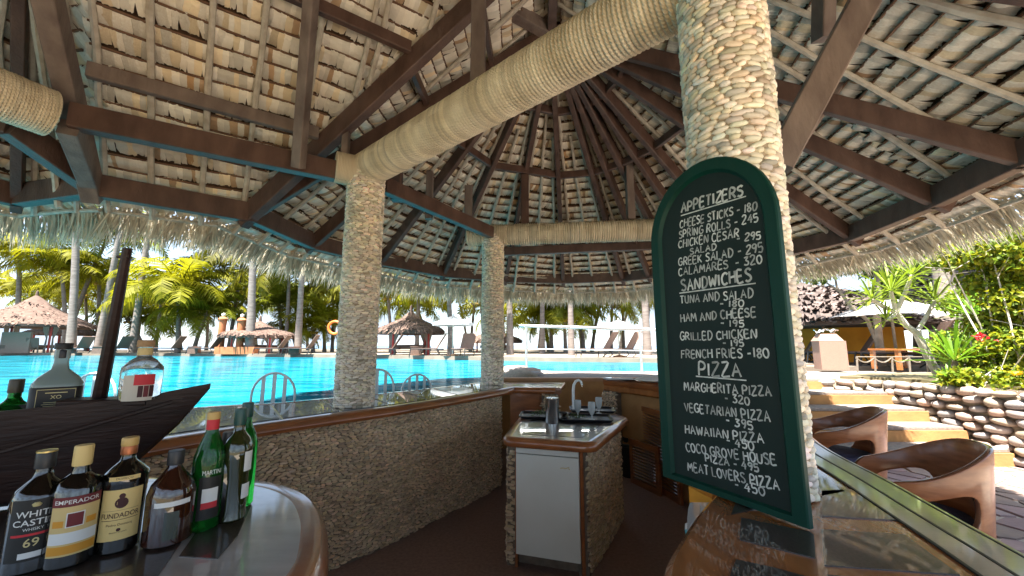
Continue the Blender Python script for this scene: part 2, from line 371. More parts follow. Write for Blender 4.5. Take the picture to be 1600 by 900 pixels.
def pebbles(parent, m, pos, t, b, n, sc, nparts=300, tint=.2, warm=0, extra=None, mask=None, name='pebble'):
    N_ = len(pos); k = rng.normal(1, tint, (N_, 1)).clip(.5, 1.45); cols = np.repeat(k, 3, 1)
    cols[:, 0] *= rng.normal(1.0 + warm, .05, N_); cols[:, 2] *= rng.normal(1 - warm, .06, N_)
    if extra is not None: cols *= extra
    tilt = rng.normal(0, .14, N_); t2 = t * np.cos(tilt)[:, None] + b * np.sin(tilt)[:, None]; b2 = -t * np.sin(tilt)[:, None] + b * np.cos(tilt)[:, None]
    sel = visible_order(pos, n, nparts if mask is None else 10 ** 6)
    if mask is not None: sel = sel[mask[sel]][:nparts]
    rest = np.setdiff1d(np.arange(N_), sel)
    if len(rest):
     jit = rng.normal(0, .07, (len(rest), len(DV), 3)) * sc[rest][:, None, :]
     V, F = stamp(DV, DF, pos[rest], t2[rest], b2[rest], n[rest], sc[rest], jit)
     o = link('small_pebbles', npmesh(name + '_mass', V, F, m, np.repeat(np.clip(cols[rest], 0, 1.6), len(DV), 0)), parent); o['kind'] = 'stuff'
    if len(sel):
        vs = []
        for i in range(14):
            v = DV + rng.normal(0, .07, DV.shape); c = np.clip(cols[rng.integers(N_)], .4, 1.5)
            vs.append(npmesh('pebble', v, DF, m, np.repeat(c[None], len(DV), 0)))
        off = Vector(parent.location)
        for j, i in enumerate(sel):
            o = bpy.data.objects.new(name, vs[j % 14]); COL.objects.link(o); o.parent = parent
            R = np.eye(4); R[:3, 0] = t2[i] * sc[i, 0]; R[:3, 1] = b2[i] * sc[i, 1]; R[:3, 2] = n[i] * sc[i, 2]; R[:3, 3] = pos[i] - off
            o.matrix_basis = Matrix(R.tolist())
def rows(Lu, Lv, lu, lv, closed=False):
    U, Vv, A, B = [], [], [], []
    k = int(Lv / lv)
    for r in range(k):
        x = -rng.random() * lu
        while x < Lu:
            l = lu * rng.uniform(.62, 1.5)
            U.append(x + l / 2); Vv.append((r + .5) * lv + rng.normal(0, lv * .1)); A.append(l / 2 * 1.03); B.append(lv / 2 * rng.uniform(.98, 1.28)); x += l
    U, Vv, A, B = map(np.array, (U, Vv, A, B)); ok = (U > 0) & (U < Lu); return U[ok], Vv[ok], A[ok], B[ok]
def wave(u): return .012 * np.sin(u * 7.3) + .01 * np.sin(u * 17.1 + 1)
def pebble_column(parent, c, R, z0, z1, lu, lv, m, core, nparts, warm=0, h=.009, rtop=None):
    rtop = rtop or R
    MB().lathe([(R, z0), (rtop, z1)], (c[0], c[1], 0), 40).build('mortar_core', core, parent, True)
    U, Vv, A, B = rows(2 * math.pi * R, z1 - z0, lu, lv); th = U / R; Rr = R + (rtop - R) * Vv / (z1 - z0)
    z = z0 + Vv + .006 * np.sin(th * 3); n = np.stack([np.cos(th), np.sin(th), 0 * th], 1)
    pos = np.stack([c[0] + Rr * n[:, 0], c[1] + Rr * n[:, 1], z], 1); t = np.stack([-np.sin(th), np.cos(th), 0 * th], 1); b = np.tile([0, 0, 1.], (len(th), 1))
    pebbles(parent, m, pos, t, b, n, np.stack([A, B, np.full(len(A), h) * rng.uniform(.8, 1.5, len(A))], 1), nparts, warm=warm)
def pebble_wall(parent, path, z0, z1, lu, lv, m, core, nparts, side=1, thick=.08, h=.009, warm=0):
    P = np.array([(p[0], p[1]) for p in path]); seg = np.linalg.norm(np.diff(P, axis=0), axis=1); s = np.concatenate([[0], np.cumsum(seg)])
    U, Vv, A, B = rows(s[-1], z1 - z0, lu, lv)
    x = np.interp(U, s, P[:, 0]); y = np.interp(U, s, P[:, 1]); e = .02
    tx = np.interp(U + e, s, P[:, 0]) - np.interp(U - e, s, P[:, 0]); ty = np.interp(U + e, s, P[:, 1]) - np.interp(U - e, s, P[:, 1]); l = np.hypot(tx, ty) + 1e-9; tx, ty = tx / l, ty / l
    n = np.stack([ty * side, -tx * side, 0 * tx], 1); t = np.stack([tx, ty, 0 * tx], 1) * side; b = np.tile([0, 0, 1.], (len(U), 1))
    z = z0 + Vv + wave(U); ok = (z > z0 + .004) & (z < z1 - .004)
    pos = np.stack([x, y, z], 1)
    mbw = MB(); mbw.sweep([(p[0], p[1], 0) for p in P], [(0, z0), (-side * thick, z0), (-side * thick, z1), (0, z1)] if side > 0 else [(0, z0), (0, z1), (thick, z1), (thick, z0)])
    mbw.build('mortar_core', core, parent)
    pebbles(parent, m, pos[ok], t[ok], b[ok], n[ok], np.stack([A, B, np.full(len(A), h) * rng.uniform(.8, 1.5, len(A))], 1)[ok], nparts, warm=warm)

# ---------------------------------------------------------------- ROOF
roof = thing('thatched_roof', 'large thatched pavilion roof on dark timber rafters over the bar', 'roof', (0.4, 3.3, 1.2), world=True)
def ringpt(u, v): p = atz(u, v, 1.15); return np.array([p[0], p[1]])
K = np.array([-3.28, 2.93]); Lp = np.array([-4.14, 3.15]); L2 = np.array([-4.7, 1.5]); L3 = np.array([-3.8, -.6])
c2, c3, c35, c4, c45, c5, c6 = [ringpt(*q) for q in ((390, 347), (489, 390), (595, 415), (693, 433), (790, 441), (880, 443), (973, 440))]
c65, c7 = np.array([2.75, 6.45]), np.array([3.4, 5.5])
r0, r1, r2 = ringpt(1330, 378), ringpt(1463, 325), ringpt(1600, 262)
b1, b2, b3 = np.array([3.0, .5]), np.array([1.4, -1.3]), np.array([-1.8, -1.6])
H1, H2, H3 = np.array([.435, 3.88, 3.62]), np.array([.36, 2.79, 3.62]), np.array([-1.96, 1.11, 3.62])
ZT = 1.37                                   # thatch height above the ring beam
def eave(p, apex, z, k=.40):
    d = p - apex[:2]; d = d / np.linalg.norm(d); q = p + d * k; return np.array([q[0], q[1], z])
PANELS = [  # ring a, ring b, apex a, apex b, eave z a, eave z b, detailed
    (L2, Lp, H3, H3, 1.17, 1.17, 1), (Lp, K, H3, H3, 1.16, 1.17, 1), (K, c2, H3, H2, 1.17, 1.17, 2), (c2, c3, H2, H1, 1.17, 1.13, 2), (c3, c4, H1, H1, 1.13, 1.07, 2),
    (c4, c5, H1, H1, 1.07, 1.05, 2), (c5, c6, H1, H1, 1.05, 1.05, 2), (c6, c65, H1, H1, 1.05, 1.06, 2), (c65, c7, H1, H1, 1.06, 1.08, 1), (c7, r0, H1, H1, 1.08, 1.11, 2), (r0, r1, H1, H2, 1.11, 1.13, 2), (r1, r2, H2, H2, 1.13, 1.13, 2),
    (r2, b1, H2, H2, 1.13, 1.13, 1), (b1, b2, H2, H2, 1.13, 1.13, 0), (b2, b3, H2, H3, 1.13, 1.13, 0), (b3, L3, H3, H3, 1.13, 1.13, 0), (L3, L2, H3, H3, 1.13, 1.17, 0)]
EAP = {}
def ecorner(p, apex, z):
    k = (round(p[0], 3), round(p[1], 3))
    if k not in EAP: EAP[k] = eave(p, apex if k != (round(K[0], 3), round(K[1], 3)) else np.array([-1.9, .9, 0]), z)
    return EAP[k]
def leaf_template():
    v, f = [], []
    cols, rws = 5, [(-.06, .55, .9), (.0, 1.0, 1), (.32, .78, 1.02), (.66, .2, 1.0), (1.0, -.55, .9)]
    for y, z, w in rws:
        for i in range(cols):
            x = (i / (cols - 1) - .5) * w; v.append((x, y, z + (.1 if i % 2 else -.1)))
    for r in range(len(rws) - 1):
        for i in range(cols - 1): a = r * cols + i; f.append((a, a + 1, a + cols + 1, a + cols))
    return np.array(v), [np.array(f)]
LV, LF = leaf_template()
tp, tt, tb, tn, tsc = [], [], [], [], []; under = MB(); laths = MB(); poles = []; fr_p, fr_d, fr_l, fr_n = [], [], [], []
COURSE = .135
def unit(v): return v / np.linalg.norm(v)
PN = []
for (a, b, A, B, za, zb, det) in PANELS:
    ea, eb = ecorner(a, A, za), ecorner(b, B, zb)
    # two straight pieces: eave->ring->apex are kept on one line by the ring height
    mid0, mid1 = (ea + eb) / 2, (A + B) / 2; e = eb - ea; w = unit(e)
    nn = np.cross(w, unit(mid1 - mid0)); nn = unit(nn)
    if nn[2] > 0: nn = -nn                    # nn points inward / down
    PN.append((ea, eb, A, B, nn))
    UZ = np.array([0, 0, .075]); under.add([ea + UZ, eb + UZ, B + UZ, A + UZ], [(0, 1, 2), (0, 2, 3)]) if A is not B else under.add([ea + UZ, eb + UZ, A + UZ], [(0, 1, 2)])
    if not det: continue
    ln = np.linalg.norm(mid1 - mid0); k = int(ln / COURSE)
    for c in range(k):
        t = (c + .5) / k; p, q = ea + (A - ea) * t, eb + (B - eb) * t; l = np.linalg.norm(q - p)
        if l < .05: continue
        wd = unit(q - p); ups = unit(mid1 - mid0); ups = unit(ups - wd * np.dot(ups, wd)); nrm = np.cross(wd, ups); nrm = nrm if nrm[2] < 0 else -nrm
        x = -.02; ph = rng.random() * 6
        while x < l:
            wl = .042 * rng.uniform(.7, 1.45); xc = x + wl / 2
            wob = .014 * math.sin(xc * 4 + ph) + .006 * math.sin(xc * 13 + ph)
            tp.append(p + wd * xc + ups * (.5 * ln / k + wob)); tt.append(wd); tb.append(-ups); tn.append(nrm)
            tsc.append((wl * 1.2, COURSE * rng.uniform(.88, 1.0), .026 * rng.uniform(.85, 1.2))); x += wl
        ns = max(2, int(l / .25)); prev = None
        pts = [p + wd * (l * i / ns) + ups * (.5 * ln / k + .008 + .012 * math.sin(l * i / ns * 4 + ph)) + nrm * (.018 + .006 * rng.random()) for i in range(ns + 1)]
        laths.tube(pts, .0095, 4, False)
tp, tt, tb, tn, tsc = map(np.array, (tp, tt, tb, tn, tsc))
yaw = rng.normal(0, .07, len(tp))[:, None]; tt2 = tt * np.cos(yaw) + tb * np.sin(yaw); tb2 = -tt * np.sin(yaw) + tb * np.cos(yaw)
roll = rng.normal(0, .09, len(tp))[:, None]; tt3 = tt2 * np.cos(roll) + tn * np.sin(roll)
g = rng.normal(1.0, .13, (len(tp), 1)).clip(.5, 1.25); tc_ = np.repeat(g, 3, 1); dk = rng.random(len(tp)) < .07; tc_[dk] *= np.array([.62, .45, .32]); yl = rng.random(len(tp)) < .2; tc_[yl] *= np.array([1.03, .93, .76])
sel = visible_order(tp, tn, 300); rest = np.setdiff1d(np.arange(len(tp)), sel)
V, F = stamp(LV, LF, tp[rest], tt3[rest], tb2[rest], tn[rest], tsc[rest], rng.normal(0, .03, (len(rest), len(LV), 3)) * tsc[rest][:, None, :])
link('thatch', npmesh('thatch', V, F, M['thatch'], np.repeat(tc_[rest], len(LV), 0), sm=False), roof)['kind'] = 'stuff'
lvar = [npmesh('thatch_leaf', LV + rng.normal(0, .03, LV.shape), LF, M['thatch'], np.repeat(tc_[i:i + 1], len(LV), 0), sm=False) for i in range(20)]
for j, i in enumerate(sel):
    o = bpy.data.objects.new('thatch_leaf', lvar[j % 20]); COL.objects.link(o); o.parent = roof
    R = np.eye(4); R[:3, 0] = tt3[i] * tsc[i, 0]; R[:3, 1] = tb2[i] * tsc[i, 1]; R[:3, 2] = tn[i] * tsc[i, 2]; R[:3, 3] = tp[i] - np.array(roof.location); o.matrix_basis = Matrix(R.tolist())
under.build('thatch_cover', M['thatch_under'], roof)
laths.build('thatch_lath', M['lath'], roof)['kind'] = 'stuff'
# round poles down the slope
def pole(p, q, r=.023, nm='pole'):
    k = max(3, int(np.linalg.norm(q - p) / .3)); pts = [p + (q - p) * i / k + rng.normal(0, .005, 3) for i in range(k + 1)]
    MB().tube(pts, [r * rng.uniform(.88, 1.12) for _ in pts], 7).build(nm, M['pole'], roof, True)
for pi, (ea, eb, A, B, nn) in enumerate(PN[:13]):
    l = np.linalg.norm(eb - ea); k = max(1, round(l / (.4 if pi < 9 else .5)))
    if pi == 2:
        updir = unit(np.array([.588, -.809, 1.0])); p0 = ea.copy(); edge = unit(eb - ea)
        for (u, v) in ((60, 60), (147, 50), (236, 100), (325, 150), (408, 80), (492, 100), (570, 90), (605, 15), (680, 10)):
            q = onplane(u, v, p0 + nn * .05, nn)
            # down to the eave or the hip, up to the ridge
            def inside(x):
                s1 = np.dot(np.cross(eb - ea, x - ea), nn); s2 = np.dot(np.cross(B - eb, x - eb), nn); s3 = np.dot(np.cross(A - B, x - B), nn); g_ = np.dot(np.cross(eb - ea, A - ea), nn)
                return s1 * g_ > 0 and s2 * g_ > 0 and s3 * g_ > 0
            if not inside(q): continue
            lo = q.copy(); hi = q.copy()
            while inside(lo - updir * .03): lo = lo - updir * .03
            while inside(hi + updir * .03): hi = hi + updir * .03
            pole(lo, hi)
        continue
    for i in range(k):
        f = (i + .5) / k; p = ea + (eb - ea) * f; q = A + (B - A) * f if A is not B else A.copy()
        if A is B: q = p + (A - p) * (.93 if i % 2 == 0 or k < 3 else .7)
        pole(p + nn * .052, q + nn * .052)
for (ea, eb, A, B, nn) in PN:                # eave batten and fringe
    if np.linalg.norm(eb - ea) > .05: pole(ea + nn * .04, eb + nn * .04, .017, 'eave_pole')
    pole((ea + (A - ea) * .09) + nn * .045, (eb + (B - eb) * .09) + nn * .045, .014, 'eave_pole')
FP, FT, FD, FNn, FS = [], [], [], [], []
for pi, (ea, eb, A, B, nn) in enumerate(PN[:13]):
    l = np.linalg.norm(eb - ea); e = unit(eb - ea); up = unit((A + B) / 2 - (ea + eb) / 2); out = -up
    for layer in range(3):
        for i in range(int(l * 150)):
            f = rng.random(); p = ea + (eb - ea) * f - out * rng.uniform(-.06, .05) - nn * rng.uniform(-.02, .03)
            g2 = rng.uniform(.15, .95) if pi < 9 else rng.uniform(.0, .55)
            d = unit(out + np.array([0, 0, -1.]) * g2 + e * rng.normal(0, .3)); x = unit(np.cross(d, np.cross(e, d)) + rng.normal(0, .3, 3)); x = unit(x - d * np.dot(x, d))
            FP.append(p); FD.append(d); FT.append(x); FNn.append(np.cross(x, d)); FS.append((rng.uniform(.008, .021), rng.uniform(.2, .38), .015))
BV = np.array([(-.5, 0, 0), (.5, 0, 0), (-.42, .35, .6), (.42, .35, .6), (-.28, .7, .2), (.28, .7, .2), (0, 1, -1.2)]); BF = [np.array([(0, 1, 3, 2), (2, 3, 5, 4)]), np.array([(4, 5, 6)])]
FP, FT, FD, FNn, FS = map(np.array, (FP, FT, FD, FNn, FS)); g = rng.normal(.95, .2, (len(FP), 1)).clip(.4, 1.35)
V, F = stamp(BV, BF, FP, FT, FD, FNn, FS); link('eave_fringe', npmesh('eave_fringe', V, F, M['fringe'], np.repeat(np.repeat(g, 3, 1), len(BV), 0), sm=False), roof)['kind'] = 'stuff'
# timbers
def timber(nm, p, q, w=.07, h=.16, m='timber', up=(0, 0, 1)): return MB().beam(p, q, w, h, .006, up).build(nm, M[m], roof)
def z3(p, z): return np.array([p[0], p[1], z])
ring = [L2, Lp, K, c2, c3, c35, c4, c45, c5, c6, c65, c7, r0, r1, r2, b1, b2, b3, L3]
for i, p in enumerate(ring):
    q = ring[(i + 1) % len(ring)]; e = (q - p) / np.linalg.norm(q - p)
    timber('ring_beam', z3(p - e * .02, 1.24 + .0), z3(q + e * .02, 1.24), .09, .18)
a1, a2, a3 = H1 - (0, 0, .2), H2 - (0, 0, .2), H3 - (0, 0, .2)
def raft(p, apex, w=.065, h=.15, m='timber', zr=1.24, stop=1.0, z_off=0.0):
    s = z3(p, zr); d = np.array(apex) - s; return timber('rafter', s - d * .035, s + d * stop, w, h, m)
for p in (c3, c35, c4, c45, c5, c6, c65, c7, r0, r1, r2): raft(p, a1)
raft((c65 + c7) / 2, a1); raft((c6 + c65) / 2, a1)
raft(c2, a1); raft(c2, a2, .09, .17); raft(b1, a2); raft(Lp, a3); raft(L2, a3); raft(r2 * .45 + b1 * .55, a2)
K_top = onplane(75, 0, np.array([K[0], K[1], 1.2]), np.array([-.588, .809, 1.0])); Kv = K_top - np.array([K[0], K[1], 1.2])
timber('rafter', np.array([K[0], K[1], 1.2]) - Kv * .06, np.array([K[0], K[1], 1.2]) + Kv * 1.5, .11, .15, 'timber_grey')
timber('ridge_beam', a1, a2, .09, .18); timber('ridge_beam', a2, a3, .09, .18)
timber('king_post', a1 + (0, 0, -.28), a1 + (0, 0, .2), .1, .1)
def purlin(i, t, w=.05, h=.1, off=.13, m='timber'):
    ea, eb, A, B, nn = PN[i]; p, q = ea + (A - ea) * t, eb + (B - eb) * t; timber('purlin', p + nn * off, q + nn * off, w, h, m)
for i in (2,): purlin(i, .33, .06, .11, .11, 'timber_grey'); purlin(i, .6, .06, .11, .11); 
for i in (3, 4, 5, 6, 7, 8, 9, 10, 11): purlin(i, .58); purlin(i, .78)
# left lower members
WL = np.array(atz(110, 186, 1.5)); wd_ = np.array(atz(560, 285, 1.5))
colA, colB, colC, colD = np.array([-1.33, 3.42]), np.array([-.26, 5.3]), np.array([.885, 1.49]), np.array([2.75, 4.55])
# ---------------------------------------------------------------- COLUMNS, ROPE BEAMS, TIE BEAMS
def tie(nm, label, p, q, w=.1, h=.15, m='timber'):
    return timber(nm, p, q, w, h, m)
ZR = 1.6
tie('tie_beam', '', WL + (0, 0, .02), z3(colA + unit(WL[:2] - colA) * .18, 1.52), .1, .17)
tie('tie_beam', '', z3(colA + (.12, .12), 1.5), z3(colB - (.02, .22), 1.49), .09, .15)
tie('tie_beam', '', WL - (0, 0, .06), z3(K, 1.22), .1, .13, 'timber_grey')
tie('tie_beam', '', atz(18, 196, 1.45), z3(K, 1.25), .1, .17)
tie('tie_beam', '', aty(768, 394, 6.2), aty(1060, 382, 6.2), .1, .13)
tie('tie_beam', '', z3(Lp, 1.3) + (.25, -.9, .2), atz(18, 196, 1.45), .08, .14)
# posts
def post(u, v0, Y, z0, z1, w=.085, m='timber_grey'):
    x = atu(u, Y, (z0 + z1) / 2)[0]; timber('post', (x, Y, z0), (x, Y, z1), w, w, m, (0, 1, 0))
pm = atz(466, 262, 1.45); timber('post', pm, onplane(487, -12, np.array([c2[0], c2[1], 1.1]), np.array([-.588, .809, 1.0])), .08, .09, 'timber_grey', (0, 1, 0))
post(540, 0, 3.32, 1.6, 1.98, .06); post(621, 0, 3.95, 1.5, 2.12, .1, 'timber'); post(671, 0, 4.55, 1.5, 2.1, .08); post(732, 0, 5.0, 1.52, 2.1, .1); post(820, 0, 5.28, 1.66, 2.38, .11, 'timber'); post(984, 0, 5.05, 1.66, 2.45, .1)
post(748, 0, 2.55, 1.72, 3.1, .1)
# braces
timber('brace', atd(1212, 262, 1.95), atd(1372, -40, 1.95), .11, .13, 'timber_grey')
timber('brace', atd(1318, 120, 3.1), atd(1255, 215, 3.2), .06, .08, 'timber_grey')
timber('post', atd(1288, -40, 2.3), atd(1286, 62, 2.35), .08, .1, 'timber_grey', (0, 1, 0)); timber('post', atd(1347, -20, 2.9), atd(1341, 102, 2.95), .09, .09, 'timber', (0, 1, 0))
timber('brace', a1 - (0, 0, .02), atz(735, -20, 3.3), .12, .14, 'timber_grey')
hp = onplane(467, 240, np.array([c2[0], c2[1], 1.2]), np.array([-.588, .809, 1.0])); 

def rope_beam(p, q, r, label, stub0=0, curve=0, pitch=.0235, amp=.016):
    p, q = np.array(p, float), np.array(q, float); o = thing('rope_wrapped_beam', label, 'beam', tuple(p), world=True, group='rope wrapped beams of the bar')
    d = unit(q - p); l = np.linalg.norm(q - p); side = unit(np.cross(d, (0, 0, 1))); upv = np.cross(side, d)
    per = 6; rings = int(l / pitch); n = 48; S_ = np.arange(rings * per + 1) / per * pitch
    ph = (np.arange(rings * per + 1) % per) / per; rr = r + amp * np.abs(np.sin(math.pi * ph)) + np.repeat(rng.normal(0, .0007, rings + 1), per)[:len(ph)]
    th = np.arange(n + 1) / n * 2 * math.pi
    bow = curve * np.sin(np.pi * S_ / l)
    C = p + d * S_[:, None] + side * bow[:, None]
    V = C[:, None] + rr[:, None, None] * (np.cos(th)[None, :, None] * side + np.sin(th)[None, :, None] * upv)
    k = n + 1; i = np.arange(len(S_) - 1)[:, None]; j = np.arange(n)[None]
    F = np.stack([i * k + j, i * k + j + 1, (i + 1) * k + j + 1, (i + 1) * k + j], -1).reshape(-1, 4)
    rc_ = rng.normal(.97, .09, rings + 2).clip(.55, 1.2); me = npmesh('rope_wrap', V.reshape(-1, 3), [F], M['rope'], np.repeat(np.repeat(rc_[np.arange(len(S_)) // per][:, None], 3, 1), n + 1, 0)); uv = me.uv_layers.new(name='UVMap')
    li = np.empty(len(me.loops), np.int32); me.loops.foreach_get('vertex_index', li); UV = np.stack([np.tile(th / 6.2832 * 2 * math.pi * r, len(S_)), np.repeat(S_, k)], 1)[li]; uv.data.foreach_set('uv', UV.astype(np.float32).ravel())
    link('rope_wrap', me, o); MB().tube([tuple(C[0]), tuple(C[len(C) // 2]), tuple(C[-1])], r - .002, 24).build('timber_core', M['rope_end'], o); return o
pA, pC, pB = z3(colA, ZR), z3(colC, 1.6), z3(colB, 1.52)
dAC = unit(pC - pA)
rope_beam(pA - dAC * .12, pC - dAC * .12, .14, 'thick rope wrapped beam sloping across the view from the middle pebble column to the near column')
rope_beam(pB + (-.36, .05, 0), atz(1120, 356, 1.52), .13, 'rope wrapped beam lying on the farthest pebble column and ending behind the menu board', pitch=.03, amp=.02)
rope_beam(WL + (-.06, -.06, 0), WL + np.array([-.8, -1.95, 0]), .145, 'rope wrapped beam end entering the picture at the far left', pitch=.015, amp=.009)
so_ = thing('rope_wrapped_beam', 'short rope wrapped stub at the top of the middle pebble column', 'beam', tuple(pA), world=True, group='rope wrapped beams of the bar')
sd_ = unit(WL[:2] - colA); 
for k in range(14): MB().lathe([(.13, -.006), (.138, -.003), (.139, .003), (.13, .006)], (0, 0, 0), 28).build('rope_coil', M['rope'], so_, True).matrix_basis = Matrix.Translation(Vector((sd_[0] * (.1 + k * .0125), sd_[1] * (.1 + k * .0125), -.04))) @ Vector((sd_[0], sd_[1], 0)).to_track_quat('Z', 'Y').to_matrix().to_4x4()
def column(c, R, z0, z1, lu, lv, label, nparts, warm=0):
    o = thing('pebble_column', label, 'column', (c[0], c[1], z0), world=True, group='pebble clad columns of the bar')
    pebble_column(o, c, R, z0, z1, lu, lv, M['pebble_cream'], M['mortar_cream'], nparts, warm); return o
column(colC, .158, -.5, 3.0, .052, .0215, 'near pebble clad column standing behind the green menu board', 300)
column(colA, .155, -.5, 1.6, .044, .0178, 'middle pebble clad column on the left counter with the rope beam resting on its top', 300)
column(colB, .142, -.5, 1.5, .044, .0178, 'farthest and smallest pebble clad column at the end of the left counter', 200)

pD = atz(1112, 357, 1.52); column(np.array([pD[0], pD[1]]), .142, -.5, 1.5, .044, .0178, 'pebble clad column hidden behind the menu board under the rear rope wrapped beam', 1)
pE = WL + np.array([-.74, -1.8, 0]); column(np.array([pE[0], pE[1]]), .155, -1.6, 1.45, .06, .03, 'pebble clad column left of the frame under the left rope wrapped beam', 1)

# ---------------------------------------------------------------- FLOOR AND GROUND
struct('ground', MB().box((0, 60, -1.78), (260, 260, .3)), M['soil'])
struct('bar_floor', MB().sheet([(-3.4, -2), (3, -2), (3, 6.7), (-3.4, 6.7)], -1.6), M['floor'])
# pool
far = [(-40, 27.5), (-32.3, 25.2), (-26.3, 25.2), (-18.9, 23.6), (-10.1, 21.0), (-5.5, 18.9), (-1.3, 16.8), (2, 15.3), (4.66, 14.6), (7.5, 13.6), (8.6, 12), (8, 10.2), (6, 9.2)]
farS = [tuple(p) for p in smooth(far, 4)]
near = [(6, 9.0), (3.1, 8.85), (.9, 8.85), (.35, 9.3), (-.1, 8.2), (-.3, 6.7), (-.44, 5.5), (-.93, 4.87), (-1.38, 4.34), (-1.8, 3.95), (-2.15, 3.62), (-2.6, 3.4), (-3.3, 3.0), (-5, .5), (-6, -3), (-40, -6)]
struct('pool_water', MB().sheet(farS + near, -.6), M['pool'])
fd = MB(); pts = farS; e_ = [(p[0], p[1]) for p in farS]
fd.prism(e_ + [(60, 9.0), (60, 46), (-60, 46), (-60, 27.5)], -1.6, -.47); struct('pool_deck', fd, M['deck'])
struct('pool_rim', MB().sweep([(p[0], p[1], -.47) for p in farS], [(-.02, -.2), (-.02, .03), (.34, .03), (.34, -.2)][::1]), M['deck'])
struct('pool_kerb', MB().prism([(-.0, 6.6), (9.3, 6.6), (9.3, 8.82), (.95, 8.82), (.4, 9.2), (0, 8.1)], -1.6, -.555), M['wash'])
struct('sea', MB().sheet([(-3000, 44), (3000, 44), (3000, 6000), (-3000, 6000)], -3.2), M['sea'])
struct('beach', MB().prism([(-90, 46), (90, 46), (90, 60), (-90, 60)], -3.4, -1.9), M['deck'])
ow = thing('orange_wall', 'plain orange plaster wall beyond the gap in the bar', 'wall', (3, 6.5, -1.6), world=True)
MB().box((3.4, 6.53, -1.08), (7.4, .12, 1.04)).build('wall', M['orange_wall'], ow); MB().box((3.4, 6.53, -.54), (7.44, .2, .05)).build('coping', M['terracotta'], ow)
struct('terrace', MB().prism([(2.6, 6.62), (2.6, 6.25), (4.75, 6.25), (9, 6.4), (9, 9.0), (9.32, 8.9), (60, 8.9), (60, -20), (30, -20), (12, -4), (6.1, 3.0), (5.8, 4.4), (5.66, 5.0), (5.6, 5.8), (4.75, 6.3), (4.7, 6.62)][::1] if False else [(2.6, 6.2), (4.7, 6.2), (5.45, 5.75), (5.62, 5.0), (5.7, 4.4), (6.0, 3.0), (7.2, -6), (60, -6), (60, 8.98), (9.32, 8.98), (9.32, 6.62), (2.6, 6.62)], -1.6, -.50), M['deck'])
struct('patio_base', MB().prism([(.6, -6), (8, -6), (8, 7), (2.0, 7), (2.62, 4.6), (2.2, 3.2), (1.5, 2.0), (1.3, 1), (.9, 0)], -1.62, -1.315), M['grout'])
# flagstones by jittered cells clipped by bisectors
pav = thing('stone_paving', 'crazy paving of purple and tan flagstones with pale joints on the patio', 'paving', (4, 3, -1.31), world=True)
def voronoi(x0, x1, y0, y1, step):
    cs = [(x0 + (i + .5 + random.uniform(-.42, .42)) * step, y0 + (j + .5 + random.uniform(-.42, .42)) * step) for i in range(int((x1 - x0) / step)) for j in range(int((y1 - y0) / step))]
    out = []
    for c in cs:
        poly = [(c[0] - step, c[1] - step), (c[0] + step, c[1] - step), (c[0] + step, c[1] + step), (c[0] - step, c[1] + step)]
        for d in cs:
            if d is c or abs(d[0] - c[0]) > 2.2 * step or abs(d[1] - c[1]) > 2.2 * step: continue
            mx_, my_ = (c[0] + d[0]) / 2, (c[1] + d[1]) / 2; nx, ny = d[0] - c[0], d[1] - c[1]; l = math.hypot(nx, ny); mx_ -= nx / l * .017; my_ -= ny / l * .017
            new = []
            for i in range(len(poly)):
                a, b = poly[i], poly[(i + 1) % len(poly)]; da = (a[0] - mx_) * nx + (a[1] - my_) * ny; db = (b[0] - mx_) * nx + (b[1] - my_) * ny
                if da <= 0: new.append(a)
                if da * db < 0: t = da / (da - db); new.append((a[0] + (b[0] - a[0]) * t, a[1] + (b[1] - a[1]) * t))
            poly = new
            if len(poly) < 3: break
        if len(poly) >= 3: out.append((c, poly))
    return out
for c, poly in voronoi(1.8, 6.0, 1.6, 6.6, .27):
    k = random.uniform(.75, 1.25); w = random.random(); col = (k * (1.05 if w < .5 else .95), k * .95, k * (1.0 if w < .6 else .88))
    poly = [(c[0] + (p[0] - c[0]) * .97, c[1] + (p[1] - c[1]) * .97) for p in poly]
    u_, v_, d_ = proj((c[0], c[1], -1.3))
    if u_ < 1150 or v_ > 1000: continue
    MB().prism(poly, -1.317, -1.3 + random.uniform(-.002, .002), col).build('flagstone', M['flag'], pav)
# steps
st = thing('garden_steps', 'wide orange plaster steps with pebble topped treads climbing from the patio', 'steps', (4, 5, -1.3), world=True)
ST = [(4.5, -1.14, 5.47), (4.88, -.98, 5.42), (5.26, -.82, 5.38), (5.64, -.66, 5.36), (6.02, -.51, 4.72)]
for i, (y, z, xr) in enumerate(ST):
    y2 = ST[i + 1][0] + .02 if i < 4 else 6.6
    MB().box(((2.7 + xr) / 2, (y + y2) / 2, (z - 1.6) / 2 - .012), (xr - 2.7, y2 - y, z + 1.6 - .024)).build('riser', M['orange_wall'], st)
    MB().box(((2.7 + xr) / 2, (y + y2) / 2 + .01, z - .004), (xr - 2.71, y2 - y - .05, .03)).build('tread', M['wash'], st)
